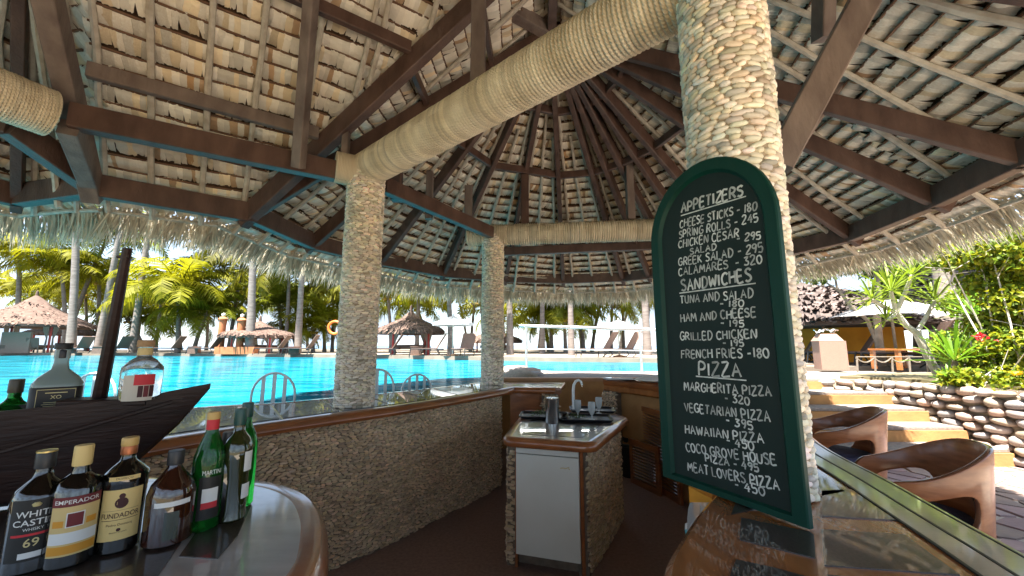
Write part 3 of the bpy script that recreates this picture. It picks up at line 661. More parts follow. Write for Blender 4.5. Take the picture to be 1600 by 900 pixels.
# river stone retaining wall
rw = thing('river_stone_wall', 'low retaining wall of rounded river stones beside the steps', 'wall', (5.4, 5, -1.3), world=True)
wp = [(4.55, 6.14), (5.0, 6.0), (5.38, 5.7), (5.5, 5.1), (5.56, 4.4), (5.7, 3.6), (5.95, 2.6)]
wps = smooth([np.array(p + (0,)) for p in wp], 6)
MB().sweep([tuple(p) for p in wps], [(.0, -1.6), (.0, -.56), (-.14, -.56), (-.14, -1.6)]).build('mortar_core', M['mortar_cream'], rw)
P = np.array([p[:2] for p in wps]); seg = np.linalg.norm(np.diff(P, axis=0), axis=1); s_ = np.concatenate([[0], np.cumsum(seg)])
nst = 0
SB = bmesh.new(); bmesh.ops.create_icosphere(SB, subdivisions=2, radius=1); SVV = np.array([v.co[:] for v in SB.verts]); SFF = [np.array([[v.index for v in f.verts] for f in SB.faces])]; SB.free()
svar = []
for i in range(16):
    v = SVV * (1 + .12 * np.sin(SVV[:, [1]] * 2.3 + i) + .08 * np.sin(SVV[:, [0]] * 3.1 + 2 * i)); v = np.sign(v) * np.abs(v) ** .85
    c = np.array([random.uniform(.8, 1.35)] * 3) * np.array([[1, .95, .95], [1.05, .95, .8], [.9, .93, 1.0], [1.1, .9, .8]][i % 4]); svar.append(npmesh('river_stone', v, SFF, M['stone'], np.repeat(c[None], len(v), 0)))
for r in range(8):
    x = random.uniform(0, .1)
    while x < s_[-1]:
        l = random.uniform(.12, .26); xc = x + l / 2; px = np.interp(xc, s_, P[:, 0]); py = np.interp(xc, s_, P[:, 1])
        tx, ty = np.interp(xc + .03, s_, P[:, 0]) - np.interp(xc - .03, s_, P[:, 0]), np.interp(xc + .03, s_, P[:, 1]) - np.interp(xc - .03, s_, P[:, 1]); a = math.atan2(ty, tx)
        z = -1.24 + r * .1 + random.uniform(-.01, .01); o = bpy.data.objects.new('river_stone', svar[nst % 16]); COL.objects.link(o); o.parent = rw
        nxx, nyy = ty / math.hypot(tx, ty), -tx / math.hypot(tx, ty)
        o.matrix_basis = Matrix.Translation(Vector((px + nxx * .03, py + nyy * .03, z)) - rw.location) @ Matrix.Rotation(a, 4, 'Z') @ Matrix.Rotation(random.uniform(-.22, .22), 4, 'Y') @ Matrix.Diagonal((l * random.uniform(.44, .53), random.uniform(.07, .1), random.uniform(.04, .06), 1)); nst += 1; x += l
# ---------------------------------------------------------------- COUNTERS
ZC = -.5
def sm2(pts, n=5): return [tuple(p[:2]) for p in smooth([np.array((p[0], p[1], 0.)) for p in pts], n)]
inn = sm2([(-2.12, 1.62), (-1.99, 1.98), (-1.82, 2.3), (-1.56, 2.68), (-1.31, 2.98), (-1.0, 3.34), (-.62, 3.9), (-.24, 4.48), (-.06, 4.78)]) + [(.03, 4.93), (.52, 4.83)]
out_ = sm2([(-3.2, 2.85), (-2.55, 3.37), (-2.12, 3.6), (-1.77, 3.92), (-1.38, 4.32), (-.93, 4.86), (-.46, 5.5)]) + [(.66, 5.5)]
lc = thing('bar_counter', 'long curved bar counter on the pool side faced with brown pebbles under a glossy top', 'bar counter', (-1.4, 3.2, -1.6), world=True)
MB().prism(inn + out_[::-1], ZC - .045, ZC - .004).build('countertop', M['lacquer_pale'], lc)
EDGE = [(.0, -.075), (.03, -.068), (.042, -.045), (.036, -.018), (.015, -.001), (-.07, .001), (-.075, -.03), (-.07, -.075)]
MB().sweep([(p[0], p[1], ZC) for p in inn], EDGE).build('wood_edge', M['wood_edge'], lc, True)
MB().sweep([(p[0], p[1], ZC) for p in out_[::-1]], EDGE).build('wood_edge', M['wood_edge'], lc, True)
MB().beam((.55, 4.84, ZC - .037), (.69, 5.5, ZC - .037), .07, .075, .012).build('wood_edge', M['wood_edge'], lc)
def tiles(parent, A, Bp, n, f0=.14, f1=.84, gap=.035, m='tile_dark', z=ZC, cuts=1, lift=.002, nm='counter_tile'):
    A = np.array(A); Bp = np.array(Bp)
    def at_(P, f):
        s = np.concatenate([[0], np.cumsum(np.linalg.norm(np.diff(P, axis=0), axis=1))]); return np.array([np.interp(f * s[-1], s, P[:, 0]), np.interp(f * s[-1], s, P[:, 1])])
    for i in range(n):
        for c in range(cuts):
            g0 = f0 + (f1 - f0) * c / cuts; g1 = f0 + (f1 - f0) * (c + 1) / cuts - (.02 if c < cuts - 1 else 0); fa, fb = (i + gap) / n, (i + 1 - gap) / n; pa = [at_(A, fa + (fb - fa) * k / 3) for k in range(4)]; pb = [at_(Bp, fa + (fb - fa) * k / 3) for k in range(4)]
            MB().prism([tuple(p + (q - p) * g0) for p, q in zip(pa, pb)] + [tuple(p + (q - p) * g1) for p, q in list(zip(pa, pb))[::-1]], z - .006, z + lift).build(nm, M[m], parent)
tiles(lc, inn[:-2], out_[:-1], 9, .12, .86, .03)
wallp = [(p[0] - .0, p[1]) for p in inn[:-2]]
def offset(path, d):
    P = np.array(path, float); T = np.gradient(P, axis=0); T /= np.linalg.norm(T, axis=1)[:, None]; return [tuple(p) for p in P + np.stack([T[:, 1], -T[:, 0]], 1) * d]
wp2 = offset(inn[:-2], -.07)
pebble_wall(lc, wp2, -1.6, ZC - .07, .039, .016, M['pebble_brown'], M['mortar_dark'], 300, side=1)
MB().prism(offset(inn[:-2], -.16) + offset(out_[:-1], .1)[::-1], -1.6, ZC - .05).build('counter_body', M['orange_wall'], lc)
MB().box((.28, 5.2, -1.07), (.6, .5, 1.02)).build('niche_panel', M['wood_edge'], lc)
pebble_wall(lc, [(.36, 4.92), (.56, 4.9)], -1.6, ZC - .075, .05, .021, M['pebble_brown'], M['mortar_dark'], 40, side=1)
# right counter
ri = sm2([(.27, .3), (.3, .75), (.37, .96), (.46, 1.1), (.66, 1.36), (1.1, 1.86), (1.5, 2.4), (1.78, 3.1), (1.82, 3.9), (1.65, 4.6), (1.24, 5.36)])
ro = sm2([(1.02, .1), (1.1, .6), (1.24, 1.04), (1.31, 1.26), (1.41, 1.56), (1.58, 2.11), (1.95, 2.85), (2.32, 3.5), (2.52, 4.3), (2.38, 5.0), (1.75, 5.9)])
rc = thing('bar_counter', 'curved glossy bar counter with dark stone tiles in orange wood in the right foreground', 'bar counter', (1.5, 2.5, -1.6), world=True)
MB().prism(ri + ro[::-1], ZC - .05, ZC - .004).build('countertop', M['wood_orange'], rc)
MB().sweep([(p[0], p[1], ZC) for p in ri[::-1]], [(.01, -.09), (.03, -.07), (.03, -.02), (.012, -.002), (-.012, -.002), (-.03, -.0035), (-.03, -.09)]).build('wood_edge', M['wood_orange'], rc, True)
band_o, band_i = np.array(ro), np.array(offset(ro, -.165)); 
MB().prism([tuple(p) for p in band_i] + [tuple(p) for p in band_o[::-1]], ZC - .01, ZC + .0005).build('outer_band', M['lacquer_grey'], rc)
for d, w in ((-.095, .004), (-.17, .004), (-.012, .003)):
    a_ = offset(ro, d); MB().sweep([(p[0], p[1], ZC + .0012) for p in a_], [(-w, -.004), (w, -.004), (w, .0006), (-w, .0006)]).build('seam', M['groove'], rc)
MB().sweep([(p[0], p[1], ZC) for p in ro], EDGE[:-2] + [(-.02, -.075)] if False else [(.0, -.08), (.02, -.07), (.028, -.045), (.02, -.012), (.004, -.0015), (-.03, -.0015), (-.03, -.08)]).build('wood_edge', M['lacquer_grey'], rc, True)
def ptile(px, nm='stone_tile', z=ZC, m='tile_dark'): 
    MB().prism([tuple(atz(u, v, z)[:2]) for u, v in px], z - .006, z - .0008).build(nm, M[m], rc)
ptile([(1158, 808), (1265, 830), (1272, 836), (1274, 871), (1156, 842)]); ptile([(1150, 873), (1210, 886), (1280, 905), (1290, 930), (1130, 925)])
ptile([(1284, 766), (1330, 764), (1362, 777), (1405, 812), (1284, 805)]); ptile([(1283, 826), (1412, 834), (1500, 897), (1288, 882)]); ptile([(1292, 897), (1515, 915), (1560, 960), (1300, 960)])
for k in range(6):
    f0, f1 = .36 + k * .1, .36 + k * .1 + .085; n_ = len(ri); i0, i1 = int(f0 * n_), int(f1 * n_)
    A_, B_ = np.array(ri[i0:i1]), np.array(offset(ro, -.17)[i0:i1]); MB().prism([tuple(a + (b - a) * .16) for a, b in zip(A_, B_)] + [tuple(a + (b - a) * .93) for a, b in list(zip(A_, B_))[::-1]], ZC - .006, ZC - .0008).build('stone_tile', M['tile_dark'], rc)
MB().prism(offset(ri, .06)[8:] + offset(ro, -.22)[::-1][:-4], -1.6, ZC - .05).build('counter_body', M['orange_wall'], rc)
MB().prism(offset(ro, -.2) + offset(ro, -.1)[::-1], -1.6, ZC - .05).build('outer_wall', M['mortar_cream'], rc)
cut = [p for p in ri if p[1] > 3.0]
MB().sweep([(p[0], p[1], ZC + .08) for p in cut[::-1]], [(.03, -.09), (.04, -.07), (.04, -.02), (.02, -.0), (-.16, .0), (-.16, -.078), (-.03, -.09)]).build('raised_ledge', M['wood_edge'], rc, True)
pebble_wall(rc, [(1.21, 5.38), (1.33, 5.16)], -1.6, ZC - .09, .05, .021, M['pebble_brown'], M['mortar_dark'], 40, side=1)
# left foreground counter end
tb_ = thing('bar_counter', 'rounded counter end with wooden rim carrying the liquor bottles in the left foreground', 'bar counter', (-1.2, 1, -1.6), world=True)
tpoly = sm2([(-2.1, 1.62), (-1.55, 1.6), (-1.07, 1.57), (-.88, 1.525), (-.72, 1.415), (-.6, 1.26), (-.52, 1.11), (-.475, .99), (-.47, .85), (-.5, .4), (-.6, -.4)])
full = tpoly + [(-2.1, -.4)]
MB().prism(offset(tpoly, .03) + [(-2.1, -.4)], ZC - .05, ZC - .003).build('countertop', M['lacquer_pale'], tb_)
MB().sweep([(p[0], p[1], ZC) for p in tpoly], [(.0, -.1), (-.03, -.098), (-.042, -.06), (-.038, -.025), (-.02, -.005), (.02, -.0015), (.035, -.004), (.035, -.1)][::-1]).build('wood_rim', M['wood_edge'], tb_, True)
MB().prism([tuple(atz(u, v, ZC)[:2]) for u, v in ((352, 766), (385, 772), (392, 790), (372, 835), (340, 872), (280, 868))], ZC - .004, ZC - .0008).build('counter_tile', M['tile_dark'], tb_)
MB().prism([(-2.0, .2), (-.75, .2), (-.78, .95), (-.98, 1.36), (-2.0, 1.36)], ZC - .004, ZC - .0008).build('counter_tile', M['tile_dark'], tb_)
MB().prism([(-2.0, -.3), (-.7, -.3), (-.66, .8), (-.8, 1.2), (-1.1, 1.4), (-2.0, 1.42)], -1.6, ZC - .06).build('counter_body', M['wood_edge'], tb_)

# ---------------------------------------------------------------- ISLAND WITH FRIDGE
ZI = -.68
isl = thing('island_cabinet', 'small pebble sided island cabinet with wooden rimmed top holding the white fridge', 'cabinet', (.45, 3.5, -1.6), world=True)
ip = [(-.04, 3.1), (.56, 2.91), (1.09, 3.93), (1.04, 4.1), (.16, 4.36)]
def rounded(poly, r=.06, n=5):
    out = []
    m = len(poly)
    for i in range(m):
        p0, p, p1 = map(np.array, (poly[i - 1], poly[i], poly[(i + 1) % m])); a = p + unit(p0 - p) * r; b = p + unit(p1 - p) * r
        for k in range(n + 1): t = k / n; out.append(tuple((1 - t) ** 2 * a + 2 * t * (1 - t) * p + t * t * b))
    return out
it = rounded(ip)
MB().prism(offset(it + it[:1], -.035)[:-1], ZI - .05, ZI - .003).build('top', M['lacquer_grey'], isl)
MB().sweep([(p[0], p[1], ZI) for p in it], [(.0, -.066), (.03, -.062), (.04, -.04), (.034, -.016), (.015, -.001), (-.035, -.001), (-.04, -.02), (-.04, -.066)], closed=True).build('wood_rim', M['wood_edge'], isl, True)
MB().prism([(.08, 3.2), (.53, 3.07), (.97, 3.95), (.98, 4.0), (.25, 4.2)], ZI - .004, ZI - .0004).build('counter_tile', M['tile_dark'], isl)
fl, fr = np.array([.0, 3.16]), np.array([.52, 3.0]); fd_ = unit(fr - fl); bn = np.array([-fd_[1], fd_[0]])
pebble_wall(isl, [(.54, 3.0), (.80, 3.48), (1.04, 3.94)], -1.6, ZI - .06, .05, .0205, M['pebble_brown'], M['mortar_dark'], 300, side=1, h=.011)
pebble_wall(isl, [tuple(fl + fd_ * -.03), tuple(fl + fd_ * .022)], -1.6, ZI - .06, .05, .0205, M['pebble_brown'], M['mortar_dark'], 60, side=1, h=.013)
pebble_wall(isl, [(.17, 4.25), (-.035, 3.17)], -1.6, ZI - .06, .05, .0205, M['pebble_brown'], M['mortar_dark'], 60, side=1, h=.011)
MB().prism([tuple(fl + bn * .06 + fd_ * .02), tuple(fr + bn * .06), (.96, 3.98), (.2, 4.22)], -1.6, ZI - .05).build('cabinet_core', M['mortar_dark'], isl)
MB().beam((*(fl + fd_ * .035 + bn * -.0), -1.6), (*(fl + fd_ * .035), ZI - .06), .02, .03, .003, (0, 1, 0)).build('door_frame', M['wood_edge'], isl)
MB().beam((*(fr - fd_ * .02), -1.6), (*(fr - fd_ * .02), ZI - .06), .025, .03, .003, (0, 1, 0)).build('door_frame', M['wood_edge'], isl)
fg = thing('mini_fridge', 'white mini fridge with its door shut built into the island cabinet', 'fridge', (.26, 3.1, -1.5), world=True)
fc = (fl + fr) / 2 + fd_ * .008; ang = math.atan2(fd_[1], fd_[0])
MB().box((*(fc + bn * .02), -1.12), (.455, .05, .78), ang).build('body', M['black'], fg)
MB().box((*(fc - bn * .03), -1.145), (.465, .045, .69), ang).build('door', M['fridge'], fg)
fgo = MB().box((*(fc - bn * .03), -.775), (.465, .045, .035), ang).build('top_panel', M['fridge'], fg)
MB().tube([(*(fc - bn * .056 + fd_ * x), -.875 + z) for x, z in ((.1, 0), (.12, .004), (.14, .001), (.15, .006), (.165, .011), (.162, .0), (.17, -.004))], .0035, 5).build('emblem', M['ink_gold'], fg)

def onz(u, v, z): return tuple(atz(u, v, z))
# trays, jug, glasses, tap
def tray(u, v, w, d, rz, label):
    x, y, _ = atz(u, v, ZI); o = thing('serving_tray', label, 'tray', (x, y, ZI + .001), rz, group='dark trays on the island cabinet')
    pr = rounded([(-w / 2, -d / 2), (w / 2, -d / 2), (w / 2, d / 2), (-w / 2, d / 2)], .03)
    MB().prism(pr, 0, .006).build('tray_base', M['black'], o); MB().sweep([(p[0], p[1], 0) for p in pr], [(0, 0), (.022, .022), (.024, .024), (.018, .024), (-.004, .004)], closed=True).build('tray_rim', M['black'], o, True); return o, (x, y)
t1, p1_ = tray(850, 651, .42, .28, -.12, 'dark tray heaped with herb leaves left of the steel jug')
t2, p2_ = tray(915, 655, .44, .3, -.12, 'dark tray right of the steel jug carrying the three glasses')
t3, p3_ = tray(925, 642, .42, .28, -.12, 'dark tray at the back of the island top behind the glasses')
hb = MB()
for i in range(130):
    a = random.uniform(0, 6.28); x, y = random.gauss(0, .07), random.gauss(0, .055); z = .012 + random.random() * .04 * max(0, 1 - abs(x) * 6); l = random.uniform(.015, .03); k = random.uniform(.6, 1.8); dz = random.uniform(-.01, .012)
    hb.add([(x, y, z), (x + l * .5 * math.cos(a + .7), y + l * .5 * math.sin(a + .7), z + dz), (x + l * math.cos(a), y + l * math.sin(a), z + .006), (x + l * .5 * math.cos(a - .7), y + l * .5 * math.sin(a - .7), z + dz)], [(0, 1, 2, 3)], (k, k, k * .8))
h1 = hb.build('herb_leaves', M['herb']); h1.location = (p1_[0] - .02, p1_[1], ZI + .006); tag(h1, 'small heap of green herb leaves on the left tray', 'herbs', kind='stuff'); 
h2 = h1.copy(); COL.objects.link(h2); h2.location = (p2_[0] - .09, p2_[1] + .0, ZI + .006); h2.scale = (.7, .7, .8); h2['label'] = 'green herb leaves among the glasses on the right tray'
jx, jy, _ = atz(864, 662, ZI)
jg = thing('steel_jug', 'tall brushed steel jug standing at the front of the island top', 'jug', (jx, jy + .05, ZI))
MB().lathe([(.0, 0), (.058, 0), (.06, .006), (.06, .2), (.063, .206), (.063, .215), (.056, .215), (.054, .19), (0, .19)], n=32).build('body', M['steel'], jg, True)
MB().tube([(.0, .058, .19), (.0, .1, .18), (.0, .105, .1), (.0, .059, .06)], .006, 6).build('handle', M['steel'], jg, True)
for (u, v, lab) in ((903, 652, 'left frosted stemmed glass on the tray beside the jug'), (925, 656, 'front right frosted stemmed glass nearest the tray edge'), (936, 646, 'rear frosted stemmed glass partly hidden behind another')):
    x, y, _ = atz(u, v, ZI + .01); o = thing('stemmed_glass', lab, 'glass', (x, y, ZI + .012), group='stemmed glasses on the tray')
    MB().lathe([(.0, 0), (.028, 0), (.028, .003), (.006, .008), (.005, .035), (.018, .05), (.03, .075), (.034, .12), (.031, .155), (.029, .155), (.031, .12), (.027, .077), (.014, .055), (0, .048)], n=20).build('bowl', M['foam'], o, True)
tx, ty, _ = atz(897, 641, ZI)
tp_ = thing('water_tap', 'tall white swan neck tap rising behind the glasses', 'tap', (tx, ty + .03, ZI))
MB().lathe([(.0, 0), (.03, 0), (.03, .012), (.02, .02), (.018, .05), (0, .05)]).build('tap_base', M['white_metal'], tp_, True)
MB().tube([(0, 0, .03), (0, 0, .2), (.008, 0, .26), (.03, 0, .3), (.06, -.0, .31), (.085, 0, .295), (.095, 0, .26)], [.016, .0155, .015, .0145, .014, .013, .012], 12).build('spout', M['white_metal'], tp_, True)
MB().tube([(.095, 0, .262), (.096, 0, .24)], .014, 10).build('nozzle', M['steel'], tp_, True)
# louvred doors by the right inner wall, tub, plants
def louvre(p, q, z0, z1, label, lean=0):
    p, q = np.array(p), np.array(q); d = unit(q - p); l = np.linalg.norm(q - p); a = math.atan2(d[1], d[0]); o = thing('louvred_door', label, 'door', (*p, z0), a)
    for x in (.025, l - .025): MB().box((x, 0, (z1 - z0) / 2), (.05, .032, z1 - z0)).build('stile', M['wood_edge'], o)
    for z in (.03, z1 - z0 - .03): MB().box((l / 2, 0, z), (l - .1, .03, .06)).build('rail', M['wood_edge'], o)
    n = int((z1 - z0 - .12) / .034)
    sm_ = MB().beam((.05, 0, 0), (l - .05, 0, 0), .034, .008, .001).mesh('slat', M['wood_edge'])
    for i in range(n):
        s = link('slat', sm_, o); s.location = (0, 0, .08 + i * .034); s.rotation_euler.x = -.75
    o.rotation_euler.x = 0; return o
louvre((1.56, 5.0), (1.72, 4.25), -1.6, -.72, 'reddish brown louvred door standing against the inner side of the right counter')
l2 = louvre((1.42, 4.95), (1.6, 4.5), -1.6, -1.1, 'short louvred shutter leaning behind the black tub'); l2.rotation_euler.x = -.0
tbx = thing('black_tub', 'black plastic tub with a small white label on the bar floor', 'tub', (*atz(988, 742, -1.6)[:2], -1.6))
MB().lathe([(0, 0), (.15, 0), (.165, .1), (.17, .36), (.18, .365), (.18, .39), (.17, .4), (.165, .4), (.16, .3), (0, .05)], n=28).build('body', M['black'], tbx, True)
MB().lathe([(.1, .4), (.11, .43), (.11, .46), (.0, .47)], n=20).build('lid', M['black'], tbx, True)
MB().box((-.0, -.168, .17), (.11, .004, .08)).build('label_sticker', M['label_white'], tbx)
def rosette(name, n, l, w, parent, m, base=(0, 0, 0), spread=1.2, col=None, seed=1, droop=.35):
    r = random.Random(seed); mb = MB()
    for i in range(n):
        a = i * 2.39996; el = 1.45 - spread * (i / n) ** .8 + r.uniform(-.12, .12); ll = l * r.uniform(.75, 1.1); pts = []; k = 5
        x = z = 0; e = el
        for j in range(k + 1):
            pts.append((x, z)); x += ll / k * math.cos(e); z += ll / k * math.sin(e); e -= droop * r.uniform(.6, 1.3) / k * 3 * (j / k)
        vs = []; kk = r.uniform(.7, 1.35)
        for j, (x, z) in enumerate(pts):
            ww = w / 2 * (math.sin(math.pi * (.15 + .85 * (1 - j / k) ** .7)) if j < k else 0) + (.0006)
            for s_ in (-1, 0, 1): vs.append((base[0] + x * math.cos(a) - s_ * ww * math.sin(a), base[1] + x * math.sin(a) + s_ * ww * math.cos(a), base[2] + z + abs(s_) * ww * .35))
        mb.add(vs, [(j * 3 + q, j * 3 + q + 1, (j + 1) * 3 + q + 1, (j + 1) * 3 + q) for j in range(k) for q in (0, 1)], tuple(c * kk for c in (col or (1, 1, .9))))
    return mb.build(name, m, parent)
pl = thing('leafy_plant', 'green strap leaved cuttings standing beside the black tub in shade', 'plant', (*atz(1003, 745, -1.6)[:2], -1.6))
rosette('leaf', 12, .55, .045, pl, M['rosette'], (0.05, .05, .2), .7, seed=5); MB().lathe([(0, 0), (.07, 0), (.09, .22), (.08, .22), (0, .15)], (0.05, .05, 0)).build('pot', M['black'], pl, True)
# items under the right counter
sh = thing('under_counter_shelf', 'ochre wooden shelf box just inside the right counter below the menu board', 'shelf', (.8, 1.7, -1.6), world=True)
MB().prism([(.72, 1.62), (.8, 1.55), (1.1, 2.0), (1.0, 2.08)], -1.6, -.8).build('side_board', M['wood_orange'], sh)
MB().prism([(.76, 1.8), (.79, 1.66), (1.0, 2.0), (.95, 2.05)], -.8, -.6).build('upright_board', M['ochre'], sh)
ck = thing('checked_cloth', 'teal and white checked cloth hanging below the menu board', 'cloth', (.66, 1.6, -1.0), world=True)
a0, a1c = np.array(atd(1070, 818, 1.72)), np.array(atd(1094, 815, 1.66)); b0, b1c = np.array(atd(1080, 898, 1.62)), np.array(atd(1098, 900, 1.5))
for r in range(7):
    for c in range(3):
        f0, f1, g0, g1 = c / 3, (c + 1) / 3, r / 7, (r + 1) / 7
        qd = [(a0 + (a1c - a0) * f) * (1 - g) + (b0 + (b1c - b0) * f) * g + np.array([0, .01 * math.sin(g * 9 + f * 3), 0]) for f, g in ((f0, g0), (f1, g0), (f1, g1), (f0, g1))]
        MB().add(qd, [(0, 1, 2, 3)]).build('check', mat('teal_check', (.12, .42, .46), .9) if (r + c) % 2 else M['label_white'], ck)
fw = thing('plastic_wrap', 'crumpled clear plastic wrap over the cloth beside the counter edge', 'wrap', tuple(atd(1098, 850, 1.5)), world=True)
m_ = MB(); gw, gh = 7, 10; vs = []
for j in range(gh):
    for i in range(gw): vs.append(np.array(atd(1078 + i * 7 - j * 1.2 + random.uniform(-2, 2), 785 + j * 12, 1.53 - .02 * i + random.uniform(-.03, .03))))
m_.add(vs, [(j * gw + i, j * gw + i + 1, (j + 1) * gw + i + 1, (j + 1) * gw + i) for j in range(gh - 1) for i in range(gw - 1)]); m_.build('film', M['water_cloth'], fw, 'all')
# plates on the far right counter
x, y, z = atz(1012, 597, ZC + .08)
pt = thing('plate_stack', 'stack of pale plates under a cloth on the far right counter', 'plates', (x + .05, y, ZC + .085)); MB().lathe([(0, 0), (.12, 0), (.2, .02), (.19, .03), (.1, .06), (0, .07)], n=28).build('plate', M['label_white'], pt, True)
x, y, z = atz(968, 594, ZC + .08)
t4 = thing('serving_tray', 'thin dark tray lying on the end of the far right counter', 'tray', (x, y, ZC + .085)); MB().prism(rounded([(-.18, -.12), (.18, -.12), (.18, .12), (-.18, .12)], .03), 0, .012).build('tray_base', M['black'], t4)

# ---------------------------------------------------------------- MENU BOARD
bl, br = np.array([.579, 1.604]), np.array([.811, 1.158]); bx = unit(br - bl); bnrm = np.array([-bx[1], bx[0]]); bnrm = bnrm if np.dot(bnrm, -bl) > 0 else -bnrm
BW = np.linalg.norm(br - bl); BO = np.array([*bl, -.498]); BX = np.array([*bx, 0]); BN = np.array([*bnrm, 0]); BZ = np.array([0, 0, 1.])
def bpt(x, z, n=0): return BO + BX * x + BZ * z + BN * n
def bpx(u, v, n=0):
    p = onplane(u, v, BO + BN * n, BN) - BO; return .085 + (float(np.dot(p, BX)) - .085) * .965, float(p[2])
board = thing('menu_board', 'tall arched dark green menu board with hand painted white prices leaning on the near column', 'sign', tuple(BO), world=True)
HT = 1.175; RA = BW / 2; zc = HT - RA * 1.08
def arch(ins, k=22): 
    r = RA - ins; return [(BW - ins, ins * .5)] + [(RA + r * math.cos(math.pi * i / k), zc + (r * 1.08) * math.sin(math.pi * i / k)) for i in range(k + 1)] + [(ins, ins * .5)]
def bprism(poly, n0, n1, nm, m):
    n = len(poly); vs = [bpt(x, z, n0) for x, z in poly] + [bpt(x, z, n1) for x, z in poly]
    return MB().add(vs, [tuple(range(n)), tuple(range(2 * n - 1, n - 1, -1))] + [(i, (i + 1) % n, n + (i + 1) % n, n + i)[::-1] for i in range(n)]).build(nm, m, board)
panel = bprism(arch(.004), -.026, -.013, 'back_panel', M['green_face']); panel['_world'] = 1; ALLW.append(panel)
a_o, a_i, a_i2 = arch(0), arch(.04), arch(.05); n = len(a_o); vs = [bpt(x, z, -.022) for x, z in a_o] + [bpt(x, z, -.004) for x, z in a_o] + [bpt(x, z, 0) for x, z in arch(.004)] + [bpt(x, z, 0.0) for x, z in a_i] + [bpt(x, z, -.0128) for x, z in a_i2]
MB().add(vs, [(r * n + i, r * n + (i + 1) % n, (r + 1) * n + (i + 1) % n, (r + 1) * n + i) for r in range(4) for i in range(n)]).build('frame', M['green_paint'], board, 30)
# brush stroke alphabet: width, polylines on a 0..1 high grid
G = {'A': (.62, '0,0 .3,1 .6,0;.1,.38 .52,.4'), 'B': (.55, '0,0 0,1;0,1 .35,1 .46,.8 .35,.56 0,.52;.35,.54 .54,.32 .4,.04 0,0'), 'C': (.55, '.52,.85 .35,1 .12,.9 0,.55 .08,.15 .3,0 .54,.14'),
     'D': (.58, '.04,0 .04,1;0,1 .32,.98 .56,.65 .5,.25 .25,0 0,.02'), 'E': (.5, '.48,1 .02,1 0,0 .5,.02;.02,.52 .42,.54'), 'F': (.5, '0,0 .04,1 .5,1;.04,.54 .42,.56'), 'G': (.6, '.55,.86 .33,1 .08,.85 0,.45 .12,.08 .38,0 .58,.18 .57,.45 .34,.45'),
     'H': (.56, '0,0 .02,1;.54,0 .54,1;.02,.5 .54,.54'), 'I': (.12, '.05,0 .06,1'), 'K': (.55, '0,0 .02,1;.5,1 .04,.45;.14,.52 .54,0'), 'L': (.46, '.02,1 0,0 .46,.02'), 'M': (.72, '0,0 .1,1 .35,.35 .6,1 .7,0'),
     'N': (.58, '0,0 .04,1 .5,0 .55,1'), 'O': (.58, '.28,1 .06,.8 0,.4 .16,.03 .4,.03 .57,.4 .5,.82 .28,1'), 'P': (.52, '0,0 .03,1 .38,.98 .5,.74 .36,.5 .03,.46'), 'R': (.56, '0,0 .03,1 .36,.98 .48,.76 .34,.54 .03,.5;.2,.5 .55,0'),
     'S': (.5, '.48,.86 .3,1 .06,.9 .06,.66 .42,.42 .46,.14 .22,0 0,.12'), 'T': (.56, '0,1 .56,1;.28,1 .26,0'), 'U': (.56, '0,1 .02,.2 .22,0 .46,.12 .54,1'), 'V': (.56, '0,1 .27,0 .56,1'), 'W': (.76, '0,1 .18,0 .38,.75 .56,0 .76,1'),
     'Z': (.54, '.02,1 .52,.98 0,.02 .56,.04'), 'Y': (.54, '0,1 .27,.5;.54,1 .2,0'), '-': (.4, '0,.45 .36,.47'), '0': (.52, '.26,1 .04,.8 0,.4 .14,.03 .36,.03 .52,.4 .46,.82 .26,1'), '1': (.2, '.1,1 .1,0'),
     '2': (.5, '.02,.8 .16,1 .42,.95 .44,.66 0,.02 .52,.04'), '3': (.5, '.02,.94 .44,.98 .2,.6 .46,.42 .42,.1 .2,0 0,.1'), '4': (.54, '.34,1 0,.36 .54,.4;.4,.72 .38,0'), '5': (.5, '.46,1 .08,1 .05,.58 .38,.6 .48,.3 .34,.02 .0,.06'),
     '8': (.48, '.24,.54 .04,.76 .22,1 .44,.8 .24,.54 .02,.24 .22,0 .46,.24 .24,.54'), '9': (.48, '.44,.72 .24,.5 .03,.72 .2,1 .44,.9 .44,.5 .3,0')}
